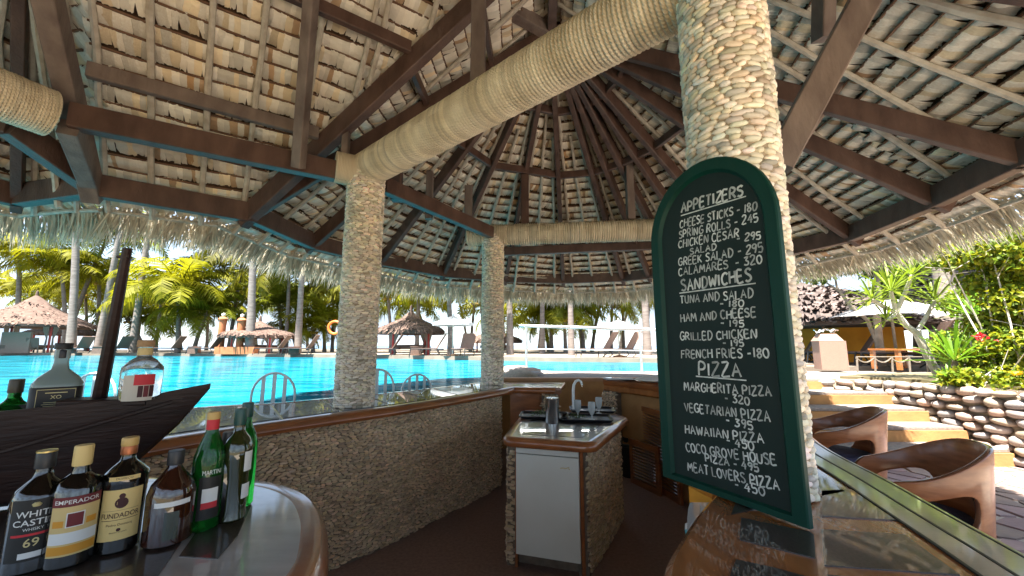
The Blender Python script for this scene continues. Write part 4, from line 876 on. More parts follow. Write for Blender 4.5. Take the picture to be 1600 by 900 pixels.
def write(s, P0, P1, h, w, capmul=None, nm='menu_line'):
    x0, z0 = P0; x1, z1 = P1; tot = sum((G[c][0] + .2) if c in G else .38 for c in s) - .2; L_ = math.hypot(x1 - x0, z1 - z0); k = L_ / tot
    dx, dz = (x1 - x0) / L_, (z1 - z0) / L_; x = 0; mb = MB()
    for c in s:
        if c not in G: x += .38 * k; continue
        gw, gs = G[c]; hj = h * random.uniform(.93, 1.07); bj = random.uniform(-.04, .04) * h; sl_ = random.uniform(-.04, .08)
        for st_ in gs.split(';'):
            pts = [tuple(map(float, q.split(','))) for q in st_.split()]
            Q = [(x + a * k + b * hj * sl_ + random.uniform(-.015, .015) * h, bj + b * hj + random.uniform(-.015, .015) * h) for a, b in pts]
            if len(Q) > 3: Q = [tuple(q[:2]) for q in smooth([np.array((*q, 0.)) for q in Q], 3)]
            ww = [w * random.uniform(.85, 1.15) for _ in Q]; vs = []
            for i, q in enumerate(Q):
                a_, b_ = Q[max(0, i - 1)], Q[min(len(Q) - 1, i + 1)]; l = math.hypot(b_[0] - a_[0], b_[1] - a_[1]) + 1e-9; nx, nz = -(b_[1] - a_[1]) / l, (b_[0] - a_[0]) / l
                ext = 0
                for s_ in (1, -1):
                    lx, lz = q[0] + nx * ww[i] / 2 * s_, q[1] + nz * ww[i] / 2 * s_; vs.append(bpt(x0 + lx * dx - lz * dz, z0 + lx * dz + lz * dx, -.0122))
            mb.add(vs, [(i * 2, i * 2 + 1, i * 2 + 3, i * 2 + 2) for i in range(len(Q) - 1)], (random.uniform(.55, 1.1),) * 3)
        x += (gw + .2) * k
    mb.build(nm, M['paint_white'], panel)
def R6(x, y): return bpx(1000 + x * .3444, 230 + y * .3444, -.0125)
def R7(x, y): return bpx(1000 + x * .3444, 530 + y * .3444, -.0125)
LN = [(R6, 'APPETIZERS', 190, 298, 482, 212, 0.0360, 0.0072), (R6, 'CHEESE STICKS - 180', 184, 366, 548, 278, 0.0288, 0.0050), (R6, 'SPRING ROLLS - 245', 180, 413, 554, 332, 0.0288, 0.0050), (R6, 'CHICKEN CESAR', 177, 458, 462, 403, 0.0288, 0.0050), (R6, '- 295', 452, 426, 566, 412, 0.0240, 0.0048),
      (R6, 'SALAD', 232, 487, 355, 462, 0.0230, 0.0050), (R6, 'GREEK SALAD - 295', 177, 538, 578, 470, 0.0288, 0.0050), (R6, 'CALAMARES  - 320', 178, 583, 573, 522, 0.0288, 0.0050), (R6, 'SANDWICHES', 192, 652, 522, 603, 0.0400, 0.0072), (R6, 'TUNA AND SALAD', 186, 710, 530, 680, 0.0288, 0.0050), (R6, '- 180', 372, 722, 484, 722, 0.0215, 0.0048),
      (R6, 'HAM AND CHEESE', 188, 793, 543, 767, 0.0288, 0.0050), (R6, '- 195', 376, 812, 485, 816, 0.0215, 0.0048), (R6, 'GRILLED CHICKEN', 185, 876, 547, 866, 0.0288, 0.0050), (R7, '- 195', 386, 30, 484, 34, 0.0215, 0.0048), (R7, 'FRENCH FRIES -180', 190, 86, 606, 83, 0.0288, 0.0050),
      (R7, 'PIZZA', 272, 164, 474, 172, 0.0440, 0.0072), (R7, 'MARGHERITA PIZZA', 203, 232, 618, 262, 0.0288, 0.0050), (R7, '- 320', 394, 284, 512, 300, 0.0250, 0.0048), (R7, 'VEGETARIAN PIZZA', 206, 326, 612, 378, 0.0288, 0.0050), (R7, '- 395', 398, 384, 527, 417, 0.0250, 0.0048), (R7, 'HAWAIIAN PIZZA', 208, 427, 580, 478, 0.0288, 0.0050), (R7, '- 450', 402, 478, 532, 510, 0.0250, 0.0048),
      (R7, 'COCO GROVE HOUSE', 213, 508, 640, 578, 0.0288, 0.0050), (R7, 'PIZZA - 495', 303, 555, 555, 606, 0.0230, 0.0050), (R7, 'MEAT LOVERS PIZZA', 220, 596, 655, 693, 0.0288, 0.0050), (R7, '- 450', 443, 680, 585, 717, 0.0250, 0.0048)]
for f, s, x0, y0, x1, y1, h, w in LN: write(s, f(x0, y0), f(x1, y1), h, w)
def uline(f, x0, y0, x1, y1):
    a, b = f(x0, y0), f(x1, y1); MB().add([bpt(a[0], a[1] - .0025, -.0122), bpt(b[0], b[1] - .002, -.0122), bpt(b[0], b[1] + .002, -.0122), bpt(a[0], a[1] + .002, -.0122)], [(0, 1, 2, 3)]).build('underline', M['paint_white'], panel)
uline(R6, 188, 310, 497, 217); uline(R6, 180, 662, 542, 615); uline(R7, 257, 168, 497, 188)
# ---------------------------------------------------------------- BOTTLES AND BOAT
def text_on(parent, s, zc, h, R, m, ang0, nm='lettering', width=None, flat=False, rbase=0, bold=0.0):
    cu = bpy.data.curves.new('lettering', 'FONT'); cu.body = s; cu.size = 1; cu.align_x = 'CENTER'; cu.offset = bold; cu.resolution_u = 3
    o = bpy.data.objects.new('tmp', cu); COL.objects.link(o); me = bpy.data.meshes.new_from_object(o.evaluated_get(bpy.context.evaluated_depsgraph_get()))
    bpy.data.objects.remove(o)
    n = len(me.vertices); co = np.empty(n * 3); me.vertices.foreach_get('co', co); co = co.reshape(-1, 3)
    if n == 0: return
    co -= (co.max(0) + co.min(0)) / 2; k = h / max(1e-6, (co[:, 1].max() - co[:, 1].min())); kx = (width / (co[:, 0].max() - co[:, 0].min())) if width else k
    x = co[:, 0] * kx; z = co[:, 1] * k + zc
    a = ang0 + x / R; P = np.stack([np.cos(a) * R, np.sin(a) * R, z], 1)
    me.vertices.foreach_set('co', P.astype(np.float32).ravel()); me.materials.append(m); me.update()
    ob = bpy.data.objects.new(nm, me); COL.objects.link(ob); ob.parent = parent; return ob
def patch(parent, R, a0, w, z0, z1, m, nm='label_sticker', curve=0, k=10):
    vs = []; 
    for j, z in enumerate((z0, z1)):
        for i in range(k + 1): a = a0 + (i / k - .5) * w / R; vs.append((R * math.cos(a), R * math.sin(a), z + curve * math.cos((i / k - .5) * math.pi) * (1 if j == 0 else 1)))
    return MB().add(vs, [(i, i + 1, k + 2 + i, k + 1 + i) for i in range(k)]).build(nm, m, parent, 'all')
def bottle(label, x, y, z, prof, gm, cap, group='liquor bottles on the counter end', name='liquor_bottle', sy=1, n=32, sq=0, rz=None):
    o = thing(name, label, 'bottle', (x, y, z), 0, group)
    MB().lathe(prof, n=n, sq=sq, sy=sy, rz=rz or 0).build('glass', gm, o, True)
    for (r, z0, z1, m, nm) in cap: MB().lathe([(0, z0), (r * .97, z0), (r, z0 + .003), (r, z1 - .003), (r * .93, z1), (0, z1)], n=24).build(nm, m, o, True)
    return o
def face(x, y): return math.atan2(-y, -x)
x, y, z = atz(5, 905, ZC); y += .045; a = face(x, y) - .05
o = bottle('black labelled whisky bottle with black cap at the far left edge, nearest the camera', x, y, ZC, [(0, 0), (.04, 0), (.046, .006), (.046, .155), (.04, .175), (.018, .196), (.0145, .21), (.0145, .245)], M['glass_dark'], [(.0175, .216, .252, M['black'], 'cap'), (.0178, .252, .2545, M['gold'], 'cap_rim')])
patch(o, .0468, a, .085, .03, .158, M['label_black'])
text_on(o, 'WHITE', .128, .013, .0473, M['label_white'], a, width=.062, bold=.01); text_on(o, 'CASTLE', .110, .013, .0473, M['label_white'], a, width=.068, bold=.01); text_on(o, 'WHISKY', .096, .006, .0473, M['label_white'], a); patch(o, .0472, a, .07, .082, .087, M['label_red'], 'stripe'); text_on(o, '69', .068, .018, .0473, M['ink_gold'], a, bold=.01); patch(o, .0472, a, .035, .036, .048, M['label_white'], 'stamp')
MB().lathe([(.0, -.001), (.006, 0), (.008, .004), (.004, .008), (0, .008)], (.0475 * math.cos(a), .0475 * math.sin(a), .144), 10).build('emblem', M['ink_gold'], o)
x, y, z = atz(70, 896, ZC); y += .045; a = face(x, y) + .05
o = bottle('brandy bottle with cream screw cap and wide maroon band across its label', x, y, ZC, [(0, 0), (.038, 0), (.044, .006), (.045, .08), (.044, .165), (.036, .185), (.017, .2), (.014, .215), (.014, .25)], M['glass_dark'], [(.0175, .216, .262, M['label_cream'], 'cap')])
patch(o, .0455, a, .088, .03, .135, M['label_tan']); patch(o, .0458, a, .09, .135, .156, M['label_maroon'], 'band'); text_on(o, 'EMPERADOR', .1455, .009, .0462, M['label_white'], a, width=.078, bold=.008)
patch(o, .0459, a, .03, .09, .122, M['label_white'], 'picture_edge'); patch(o, .0461, a, .026, .092, .12, M['label_maroon'], 'picture'); patch(o, .0459, a, .086, .034, .052, M['label_orange'], 'stripe'); patch(o, .0459, a, .086, .056, .08, M['label_white'], 'stripe')
for s_ in (-1, 1): patch(o, .0459, a + s_ * .62, .02, .092, .106, M['label_orange'], 'picture')
x, y, z = atz(152, 872, ZC); y += .045; a = face(x, y) - .02
o = bottle('brandy bottle with ochre cap and large cream label', x, y, ZC, [(0, 0), (.036, 0), (.0425, .006), (.043, .07), (.045, .16), (.047, .172), (.044, .182), (.028, .198), (.0165, .21), (.0145, .222), (.0145, .262)], M['glass_dark'], [(.0165, .225, .246, mat('copper', (.4, .13, .05), .35, metal=.5), 'cap_band'), (.0172, .246, .266, mat('cap_ochre', (.55, .36, .12), .5), 'cap')])
patch(o, .0452, a, .082, .034, .15, M['label_cream']); patch(o, .0479, a, .06, .171, .181, M['label_cream'], 'shoulder_label'); text_on(o, 'DOMECQ', .176, .006, .0483, M['ink_dark'], a)
text_on(o, 'FUNDADOR', .091, .0115, .0457, M['ink_dark'], a, width=.072, bold=.006); patch(o, .0455, a, .07, .08, .0812, M['ink_dark'], 'line'); text_on(o, 'Pedro Domecq', .069, .007, .0457, M['ink_dark'], a); text_on(o, 'BRANDY DE JEREZ', .052, .0035, .0457, M['ink_dark'], a); patch(o, .0455, a, .07, .102, .1026, M['ink_dark'], 'line')
for r_, z_ in ((.0125, .119), (.006, .135), (.004, .058)): 
    aa = a; c_ = [(math.cos(aa + r_ * math.cos(t) / .0457) * .0457, math.sin(aa + r_ * math.cos(t) / .0457) * .0457, z_ + r_ * math.sin(t)) for t in [k * 6.283 / 14 for k in range(14)]]; MB().add(c_, [tuple(range(14))]).build('seal', M['ink_dark'], o)
x, y, z = atz(235, 860, ZC); y += .045; a = face(x, y)
o = bottle('short round shouldered dark rum bottle with a plain white paper band', x, y, ZC, [(0, 0), (.042, 0), (.05, .006), (.051, .12), (.044, .145), (.026, .168), (.015, .185), (.0145, .22)], M['glass_amber'], [(.018, .19, .225, M['black'], 'cap')])
patch(o, .0515, a + .1, .078, .098, .11, M['label_white'], 'paper_band'); patch(o, .0514, a + .1, .03, .02, .085, M['glass_olive'], 'back_label')
o = bottle('dark bottle with black neck standing behind the rum bottle with the white band', x + .045, y + .13, ZC, [(0, 0), (.036, 0), (.04, .006), (.04, .15), (.03, .18), (.014, .2), (.0135, .24)], M['glass_dark'], [(.016, .2, .245, M['black'], 'cap')])
x, y, z = atz(298, 834, ZC); y += .04; a = face(x, y) + .25
o = bottle('green vermouth bottle with orange cap and red collar', x, y, ZC, [(0, 0), (.034, 0), (.039, .006), (.039, .13), (.037, .19), (.03, .215), (.017, .25), (.014, .265), (.014, .3)], M['glass_green_dark'], [(.0155, .262, .29, M['label_red'], 'collar'), (.016, .29, .31, mat('cap_ochre', (.55, .3, .1), .5), 'cap')])
patch(o, .0395, a, .056, .03, .14, M['label_black']); patch(o, .0399, a, .038, .07, .11, M['label_white'], 'picture'); patch(o, .0401, a, .038, .058, .074, M['label_red'], 'picture'); text_on(o, 'MARTINI', .152, .012, .0398, M['label_white'], a, width=.045); 
x, y, z = atz(345, 820, ZC); y += .04; a = face(x, y) + .9
o = bottle('dark olive wine bottle with dark green cap at the right end of the row', x, y, ZC, [(0, 0), (.033, 0), (.037, .006), (.034, .03), (.034, .12), (.038, .17), (.039, .2), (.03, .225), (.016, .245), (.014, .26), (.014, .3)], M['glass_olive'], [(.0158, .264, .312, M['cap_green'], 'cap')])
patch(o, .0385, a, .03, .06, .1, M['label_white']); patch(o, .0398, a, .03, .135, .19, M['label_white'], 'round_label')
o = bottle('bright green bottle mostly hidden behind the dark olive wine bottle', x - .045, y + .1, ZC, [(0, 0), (.033, 0), (.037, .006), (.037, .19), (.028, .22), (.0155, .25), (.014, .3)], M['glass_green'], [(.0165, .27, .315, M['cap_green'], 'cap')])
# boat shaped holder
boat = thing('wooden_boat', 'dark carved wooden boat holding bottles with a pointed bow and short mast', 'model boat', (-1.5, 1.3, ZC), world=True)
tip = np.array(atd(329, 599, 1.5)); bd = unit(np.array([.46, .24])); bs = np.array([-bd[1], bd[0]])
st_l = 1.35; NS = 16; vs = []; hb_ = -.002 + ZC
secs = []
for i in range(NS + 1):
    f = i / NS; x = f * st_l; c = tip[:2] - bd * x
    top = tip[2] - .03 * min(1, f / .12) - .075 * max(0, f - .05) + .14 * max(0, f - .75); wdt = .135 * min(1, (f / .55)) ** .75 * (1 if f < .8 else 1 - (f - .8) * 1.5); keel = max(ZC + .004, tip[2] - .02 - (f / .26) ** .8 * .4) if f < .26 else ZC + .004
    prof = [(-1, 1, 0), (-.93, .45, 0), (-.6, .08, 0), (0, 0, 0), (.6, .08, 0), (.93, .45, 0), (1, 1, 0), (.88, 1, 0), (.8, .5, 0), (0, .22, 0), (-.8, .5, 0), (-.88, 1, 0)]
    for a_, b_, _ in prof: vs.append((*(c + bs * a_ * max(wdt, .004)), keel + (top - keel) * b_))
k = 12; fs = [(i * k + q, i * k + (q + 1) % k, (i + 1) * k + (q + 1) % k, (i + 1) * k + q) for i in range(NS) for q in range(k)] + [tuple(range(k)), tuple(NS * k + q for q in range(k - 1, -1, -1))]
MB().add(vs, fs).build('hull', M['boat'], boat, 30)
c = tip[:2] - bd * .17; MB().beam((*(c), tip[2] - .052), (*(c - bd * .22), tip[2] - .045), .11, .022, .004).build('fore_deck', M['boat'], boat)
MB().beam((*(c + bd * .03), tip[2] - .038), (*(c + bd * .09), tip[2] - .025), .05, .02, .004).build('bow_cleat', M['boat'], boat)
mt, mb0 = np.array(atd(199, 388, 1.36)), np.array(atd(150, 650, 1.38)); MB().tube([tuple(mb0), tuple((mt + mb0) / 2 + (.001, 0, 0)), tuple(mt)], [.021, .018, .0135], 9).build('mast', M['boat'], boat, 30)
MB().tube([tuple(mt + (-.03, 0, -.03)), tuple(mt + (.012, 0, -.028))], .005, 6).build('mast_pin', M['boat'], boat)
for sgn in (-1, 1): MB().beam((*(tip[:2] - bd * .5 + bs * sgn * .14), -.32), (*(tip[:2] - bd * .1 + bs * sgn * .035), -.2), .006, .012, .002).build('carved_strip', M['boat'], boat)
def inboat(u, v, dep): p = atd(u, v, dep); return p
p = inboat(14, 668, 1.33); o = bottle('bright green glass bottle with short dark neck standing in the left of the wooden boat', p[0], p[1], p[2] - .03, [(0, 0), (.05, 0), (.056, .008), (.057, .06), (.05, .09), (.022, .118), (.016, .13), (.016, .185)], M['glass_green'], [(.0185, .145, .19, mat('neck_dark', (.06, .05, .03), .4), 'cap')], group='bottles standing in the wooden boat')
p = inboat(84, 640, 1.36); a = face(p[0], p[1]); o = bottle('square frosted rum bottle with black label and dark stopper standing in the boat', p[0], p[1], p[2] - .04, [(0, 0), (.054, 0), (.06, .008), (.061, .12), (.061, .13), (.05, .15), (.022, .178), (.018, .2), (.018, .245)], M['glass_frost'], [(.02, .215, .245, M['black'], 'collar'), (.023, .246, .268, M['label_black'], 'cap')], group='bottles standing in the wooden boat', sq=.5, rz=a)
MB().lathe([(.0605, .0), (.0622, .01), (.0622, .118), (.061, .12)], n=32, sq=.5, rz=a).build('label_wrap', M['label_black'], o, True)
def flatpatch(o, a, R, w, z0, z1, m, nm):
    t_ = (-math.sin(a), math.cos(a)); MB().add([(R * math.cos(a) + t_[0] * s * w / 2, R * math.sin(a) + t_[1] * s * w / 2, z_) for s, z_ in ((-1, z0), (1, z0), (1, z1), (-1, z1))], [(0, 1, 2, 3)]).build(nm, m, o)
flatpatch(o, a, .0635, .088, .022, .114, M['ink_gold'], 'label_border'); flatpatch(o, a, .0637, .085, .024, .112, M['label_black'], 'label_sticker')
text_on(o, 'XO', .088, .012, 5, M['ink_gold'], a, bold=.01).location = (-4.9358 * math.cos(a), -4.9358 * math.sin(a), 0)
for k in range(6): flatpatch(o, a, .064, .06 - .008 * (k % 2), .04 + k * .006, .0415 + k * .006, M['ink_gold'], 'small_print')
flatpatch(o, a, .064, .05, .1005, .1035, M['ink_gold'], 'small_print'); flatpatch(o, a - 0, .0642, .035, .028, .034, M['label_white'], 'stamp')
p = inboat(219, 610, 1.38); a = face(p[0], p[1]); o = bottle('clear square shouldered bottle with wooden stopper and a red tag standing in the boat', p[0], p[1], p[2] - .03, [(0, 0), (.05, 0), (.056, .008), (.058, .09), (.056, .11), (.036, .135), (.022, .145), (.018, .155), (.018, .19)], M['glass_clear'], [(.021, .152, .178, M['label_tan'], 'neck_band'), (.0245, .18, .205, M['cork'], 'stopper')], group='bottles standing in the wooden boat')
patch(o, .0585, a - .15, .085, .0, .085, mat('label_pale', (.55, .5, .42), .6)); tg = patch(o, .0595, a + .15, .056, .052, .088, M['label_red'], 'red_tag'); tg.rotation_euler = (0, 0, 0)
for k in range(3): patch(o, .0592, a - .0 + k * .25, .013, .012, .05, M['label_maroon'] if k % 2 else M['ink_dark'], 'picture')

# ---------------------------------------------------------------- BARREL CHAIRS
def barrel_chair(name, label, loc, rz):
    o = thing(name, label, 'chair', loc, rz, 'barrel armchairs at the right counter')
    T = 2.25; Rb, Rt = .27, .345
    def ztop(t):
        a = abs(t); f = min(1, max(0, (a - .3) / 1.7)); f = f * f * (3 - 2 * f); z = .86 - .17 * f
        if a > T - .38: g_ = (a - (T - .38)) / .38; z -= .09 * g_ * g_
        return z
    def S(t, v):
        z0 = .12; z = z0 + (ztop(t) - z0) * v; f = (z - .12) / .7; r = Rb + (Rt - Rb) * f; fl = 0.0
        return (r * math.cos(math.pi + t) * 1.0, r * math.sin(math.pi + t), z)
    mb = bmesh.new()
    def grid(ts, vs_):
        V = [[mb.verts.new(S(t, v)) for v in vs_] for t in ts]
        for i in range(len(ts) - 1):
            for j in range(len(vs_) - 1): mb.faces.new((V[i][j], V[i + 1][j], V[i + 1][j + 1], V[i][j + 1]))
    lin = lambda a, b, n: [a + (b - a) * i / n for i in range(n + 1)]
    h0, h1, v1, v2 = .85, 1.95, .5, .87
    grid(lin(-h0, h0, 14), [0, .23, v1] + lin(v1, v2, 6)[1:] + [1])
    for s in (-1, 1):
        A, B = (h0, h1) if s > 0 else (-h1, -h0)
        grid(lin(A, B, 10), [0, .23, v1]); grid(lin(A, B, 10), [v2, 1])
        E0, E1 = (h1, T) if s > 0 else (-T, -h1); grid(lin(E0, E1, 4), [0, .23, v1] + lin(v1, v2, 6)[1:] + [1])
        # ring round the hand hole
        bd_ = [(A + (B - A) * i / 10, v1) for i in range(10)] + [(B, v1 + (v2 - v1) * i / 6) for i in range(6)] + [(B - (B - A) * i / 10, v2) for i in range(10)] + [(A, v2 - (v2 - v1) * i / 6) for i in range(6)]
        ct, cv = (A + B) / 2, (v1 + v2) / 2; inner = []
        for t, v in bd_:
            dx, dy = (t - ct) / ((B - A) / 2), (v - cv) / ((v2 - v1) / 2); a = math.atan2(dy, dx); ex = .6
            ix = math.copysign(abs(math.cos(a)) ** .75, math.cos(a)) * .9; iy = math.copysign(abs(math.sin(a)) ** .75, math.sin(a)) * .8
            inner.append((ct + ix * (B - A) / 2, cv + iy * (v2 - v1) / 2 + .02 * ix * s))
        V0 = [mb.verts.new(S(*q)) for q in bd_]; V1 = [mb.verts.new(S(*q)) for q in inner]; m = len(bd_)
        for i in range(m): mb.faces.new((V0[i], V0[(i + 1) % m], V1[(i + 1) % m], V1[i]))
    bmesh.ops.remove_doubles(mb, verts=mb.verts, dist=.0008); bmesh.ops.recalc_face_normals(mb, faces=mb.faces)
    me = bpy.data.meshes.new('shell'); mb.to_mesh(me); mb.free(); me.materials.append(M['chair_wood']); me.materials.append(M['chair_dark']); sh_ = link('shell', me, o)
    so2 = sh_.modifiers.new('thickness', 'SOLIDIFY'); so2.thickness = .028; so2.offset = 0; so2.material_offset = 1 if False else 0; so2.material_offset_rim = 1
    bv = sh_.modifiers.new('edge', 'BEVEL'); bv.width = .007; bv.segments = 2; bv.limit_method = 'ANGLE'; bv.angle_limit = math.radians(50)
    me.polygons.foreach_set('use_smooth', [True] * len(me.polygons))
    MB().lathe([(0, .36), (.24, .36), (.275, .4), (.282, .45), (.27, .5), (.2, .515), (0, .52)], (.02, 0, 0), 30).build('cushion', M['navy'], o, True)
    MB().lathe([(0, .1), (.26, .1), (.27, .36), (0, .36)], (0, 0, 0), 30).build('seat_base', M['chair_dark'], o, True)
    for a in (.8, 2.3, 4.0, 5.5): MB().tube([(.2 * math.cos(a), .2 * math.sin(a), .0), (.2 * math.cos(a), .2 * math.sin(a), .12)], .022, 8).build('leg', M['chair_dark'], o)
    return o
barrel_chair('barrel_armchair', 'nearer curved wooden barrel armchair with navy cushion and cut out arms', (2.05, 2.17, -1.31), 2.66).scale = (.88, .8, .97)
barrel_chair('barrel_armchair', 'farther curved wooden barrel armchair with navy cushion, partly behind the nearer one', (2.56, 3.28, -1.31), 2.65).scale = (.95, .88, .97)
# white chairs in the pool behind the left counter
def pool_chair(label, u, v, Y, rz):
    ztop = aty(u, v, Y)[2]; x = aty(u, v, Y)[0]; o = thing('white_pool_chair', label, 'chair', (x, Y, ztop - 1.0), rz, 'white arched chairs at the left counter')
    arc = [(-.2, 0, .5)] + [(-.2 * math.cos(t), 0, .78 + .22 * math.sin(t)) for t in [math.pi * k / 12 for k in range(13)]] + [(.2, 0, .5)]
    MB().tube(arc, .012, 8).build('back_frame', M['white_metal'], o, True)
    for xx, zt in ((-.1, .965), (0, .995), (.1, .965)): MB().box((xx, 0, (.5 + zt) / 2), (.035, .008, zt - .5)).build('back_slat', M['white_metal'], o)
    MB().prism(rounded([(-.21, -.42), (.21, -.42), (.21, 0), (-.21, 0)], .08), .44, .465).build('seat', M['white_metal'], o)
    for sx, sy in ((-.18, -.38), (.18, -.38), (-.18, 0), (.18, 0)): MB().tube([(sx, sy, .45), (sx * 1.1, sy * 1.05, 0)], .012, 6).build('leg', M['white_metal'], o)
pool_chair('white arched metal chair left of the middle pebble column', 430, 583, 4.15, .25)
pool_chair('white arched metal chair half hidden behind the middle pebble column', 590, 577, 4.75, .6); pool_chair('white arched metal chair right of the middle pebble column', 652, 585, 5.35, .5)
pool_chair('white arched metal chair behind the mast of the wooden boat', 150, 583, 3.9, .1)

# ---------------------------------------------------------------- POOLSIDE
DZ = -.47
def gp(u, Y, z=DZ): return atu(u, Y, z)
def lounger(loc=(0, 0, 0), rz=0):
    o = thing('sun_lounger', 'x', 'sun lounger', loc, rz, 'sun loungers along the far pool edge')
    MB().box((.55, 0, .34), (1.15, .62, .035)).build('seat', M['wicker'], o)
    a = 1.05; MB().beam((.0, 0, .35), (-.42, 0, 1.02), .62, .035, .006).build('backrest', M['wicker'], o)
    for sy in (-.31, .31):
        MB().tube([(1.15, sy, .33), (1.2, sy, 0)], .02, 6).build('leg', M['black'], o); MB().tube([(-.0, sy, .33), (-.12, sy, .12), (.05, sy, .0)], .02, 6).build('leg', M['black'], o); MB().tube([(-.3, sy, .3), (1.15, sy, .33)], .022, 6).build('side_rail', M['black'], o)
    return o
proto = lounger()
LG = [(128, 24.2, 2.9, 'at the left by the trunk beside the thatched hut'), (190, 24, 2.9, 'just right of the boat mast'), (272, 23.4, 3.3, 'in front of the small bushy palm'), (332, 22.9, 3.3, 'left of the two orange pillars'), (437, 21.4, 3.3, 'right of the curtained hut in the middle distance'), (482, 20.8, 3.3, 'left of the orange lifebuoy'), (614, 18.9, 3.3, 'under the eave of the hut right of the middle column'),
      (682, 18.1, 3.4, 'between the curtained hut and the white parasol'), (729, 17.6, 4.5, 'facing away beside the farthest column'), (948, 16.2, 3.3, 'under the grey parasol on its left'), (984, 15.9, 3.3, 'under the grey parasol on its right')]
for i, (u, Y, rz, w) in enumerate(LG):
    p = gp(u, Y); l = 'brown wicker sun lounger ' + w
    if i == 0: proto.location = p; proto.rotation_euler.z = rz; proto['label'] = l
    else: copy_tree(proto, p, rz, l)
def side_table(u, Y, lab):
    o = thing('side_table', lab, 'side table', gp(u, Y), .3, 'wicker side tables by the loungers'); MB().box((0, 0, .2), (.5, .45, .4)).build('base', M['wicker'], o); MB().box((0, 0, .42), (.56, .5, .03)).build('table_top', M['wicker'], o)
side_table(155, 24, 'low wicker side table between two loungers left of the mast'); side_table(303, 23.2, 'low wicker side table between the two loungers near the orange pillars'); side_table(650, 18.6, 'low wicker side table right of the lounger under the hut'); side_table(460, 21.1, 'low wicker side table between two loungers right of the curtained hut')
def hut(label, u, Y, R, ztop, zeave, rz=0, posts=4, curtain=True, mat_='hut_thatch', group='thatched huts beyond the pool', z=DZ, pm='red_wood'):
    x, y, _ = gp(u, Y, z); o = thing('thatched_hut', label, 'hut', (x, y, z), rz, group)
    H, E = ztop - z, zeave - z
    prof = [(0, H + .35), (.06, H + .3), (.09, H), (R * .3, E + (H - E) * .6), (R * .62, E + (H - E) * .32), (R * .9, E + .1), (R, E - .05), (R * 1.0, E - .22), (R * .93, E - .2), (R * .85, E), (.05, H - .25)]
    rf_ = MB().lathe(prof, n=40).build('roof', M[mat_], o, True)
    # shaggy skirts of straw
    k = 900; a = rng.random(k) * 6.283; f = np.sqrt(rng.uniform(.02, 1, k)); r = R * f * 1.0; zz = np.interp(r, [0, R * .3, R * .62, R * .9, R], [H, E + (H - E) * .6, E + (H - E) * .32, E + .1, E - .05])
    pos = np.stack([r * np.cos(a), r * np.sin(a), zz + .03], 1); rad = np.stack([np.cos(a), np.sin(a), 0 * a], 1); d = rad + np.array([0, 0, -1.]) * rng.uniform(.4, 1.2, k)[:, None]; d /= np.linalg.norm(d, axis=1)[:, None]; t = np.stack([-np.sin(a), np.cos(a), 0 * a], 1); nn_ = np.cross(t, d)
    V, F = stamp(BV, BF, pos, t, d, nn_, np.stack([rng.uniform(.06, .14, k), rng.uniform(.25, .5, k), np.full(k, .05)], 1)); g_ = rng.normal(1.1, .3, (k, 1)).clip(.4, 2)
    link('thatch_straw', npmesh('thatch_straw', V, F, M[mat_], np.repeat(np.repeat(g_, 3, 1), len(BV), 0), sm=False), rf_)['kind'] = 'stuff'
    for i in range(posts):
        a_ = math.pi / 4 + i * 2 * math.pi / posts; q = (R * .68 * math.cos(a_), R * .68 * math.sin(a_)); MB().tube([(*q, 0), (*q, E + .2)], .06, 8).build('post', M[pm], o, True)
        if curtain:
            for s_ in (-1, 1):
                cs = []; a2 = a_ + s_ * .12; w0 = .28
                m = MB(); vs = []; kk = 9
                for j, (zf, wf) in enumerate(((E + .1, 1.6), (E * .75, 1.25), (E * .5, .4), (E * .2, .65), (.05, .7))):
                    for i2 in range(kk): t_ = (i2 / (kk - 1)) * w0 * wf; ang = a_ + s_ * (.05 + t_ / R); rr = R * .68 + .03 * math.sin(i2 * 2.4); vs.append((rr * math.cos(ang), rr * math.sin(ang), zf))
                m.add(vs, [(j * kk + i2, j * kk + i2 + 1, (j + 1) * kk + i2 + 1, (j + 1) * kk + i2) for j in range(4) for i2 in range(kk - 1)]); m.build('curtain', M['curtain'], o, 'all')
    MB().lathe([(0, .3), (R * .5, .3), (R * .5, .5), (0, .52)], n=20).build('day_bed', M['wicker'], o, True)
    return o
def zat(v, u, Y): return aty(u, v, Y)[2]
hut('large thatched hut with curtains and red posts at the far left edge', 42, 26, 3.1, zat(462, 42, 26), zat(507, 42, 26), .5)
hut('small low thatched hut behind the large one at the far left', 95, 33, 2.3, zat(500, 95, 33), zat(520, 95, 33), .2, curtain=False)
hut('thatched hut with pale curtains between the orange pillars and the leaning palm', 402, 24, 2.05, zat(502, 402, 24), zat(523, 402, 24), .2)
hut('thatched hut with tied curtains just right of the middle pebble column', 640, 20.5, 1.75, zat(487, 640, 20.5), zat(516, 640, 20.5), .3)
hut('small thatched beach shelter on thin red posts behind the farthest column', 772, 27, 1.9, zat(512, 772, 27), zat(531, 772, 27), .4, curtain=False)
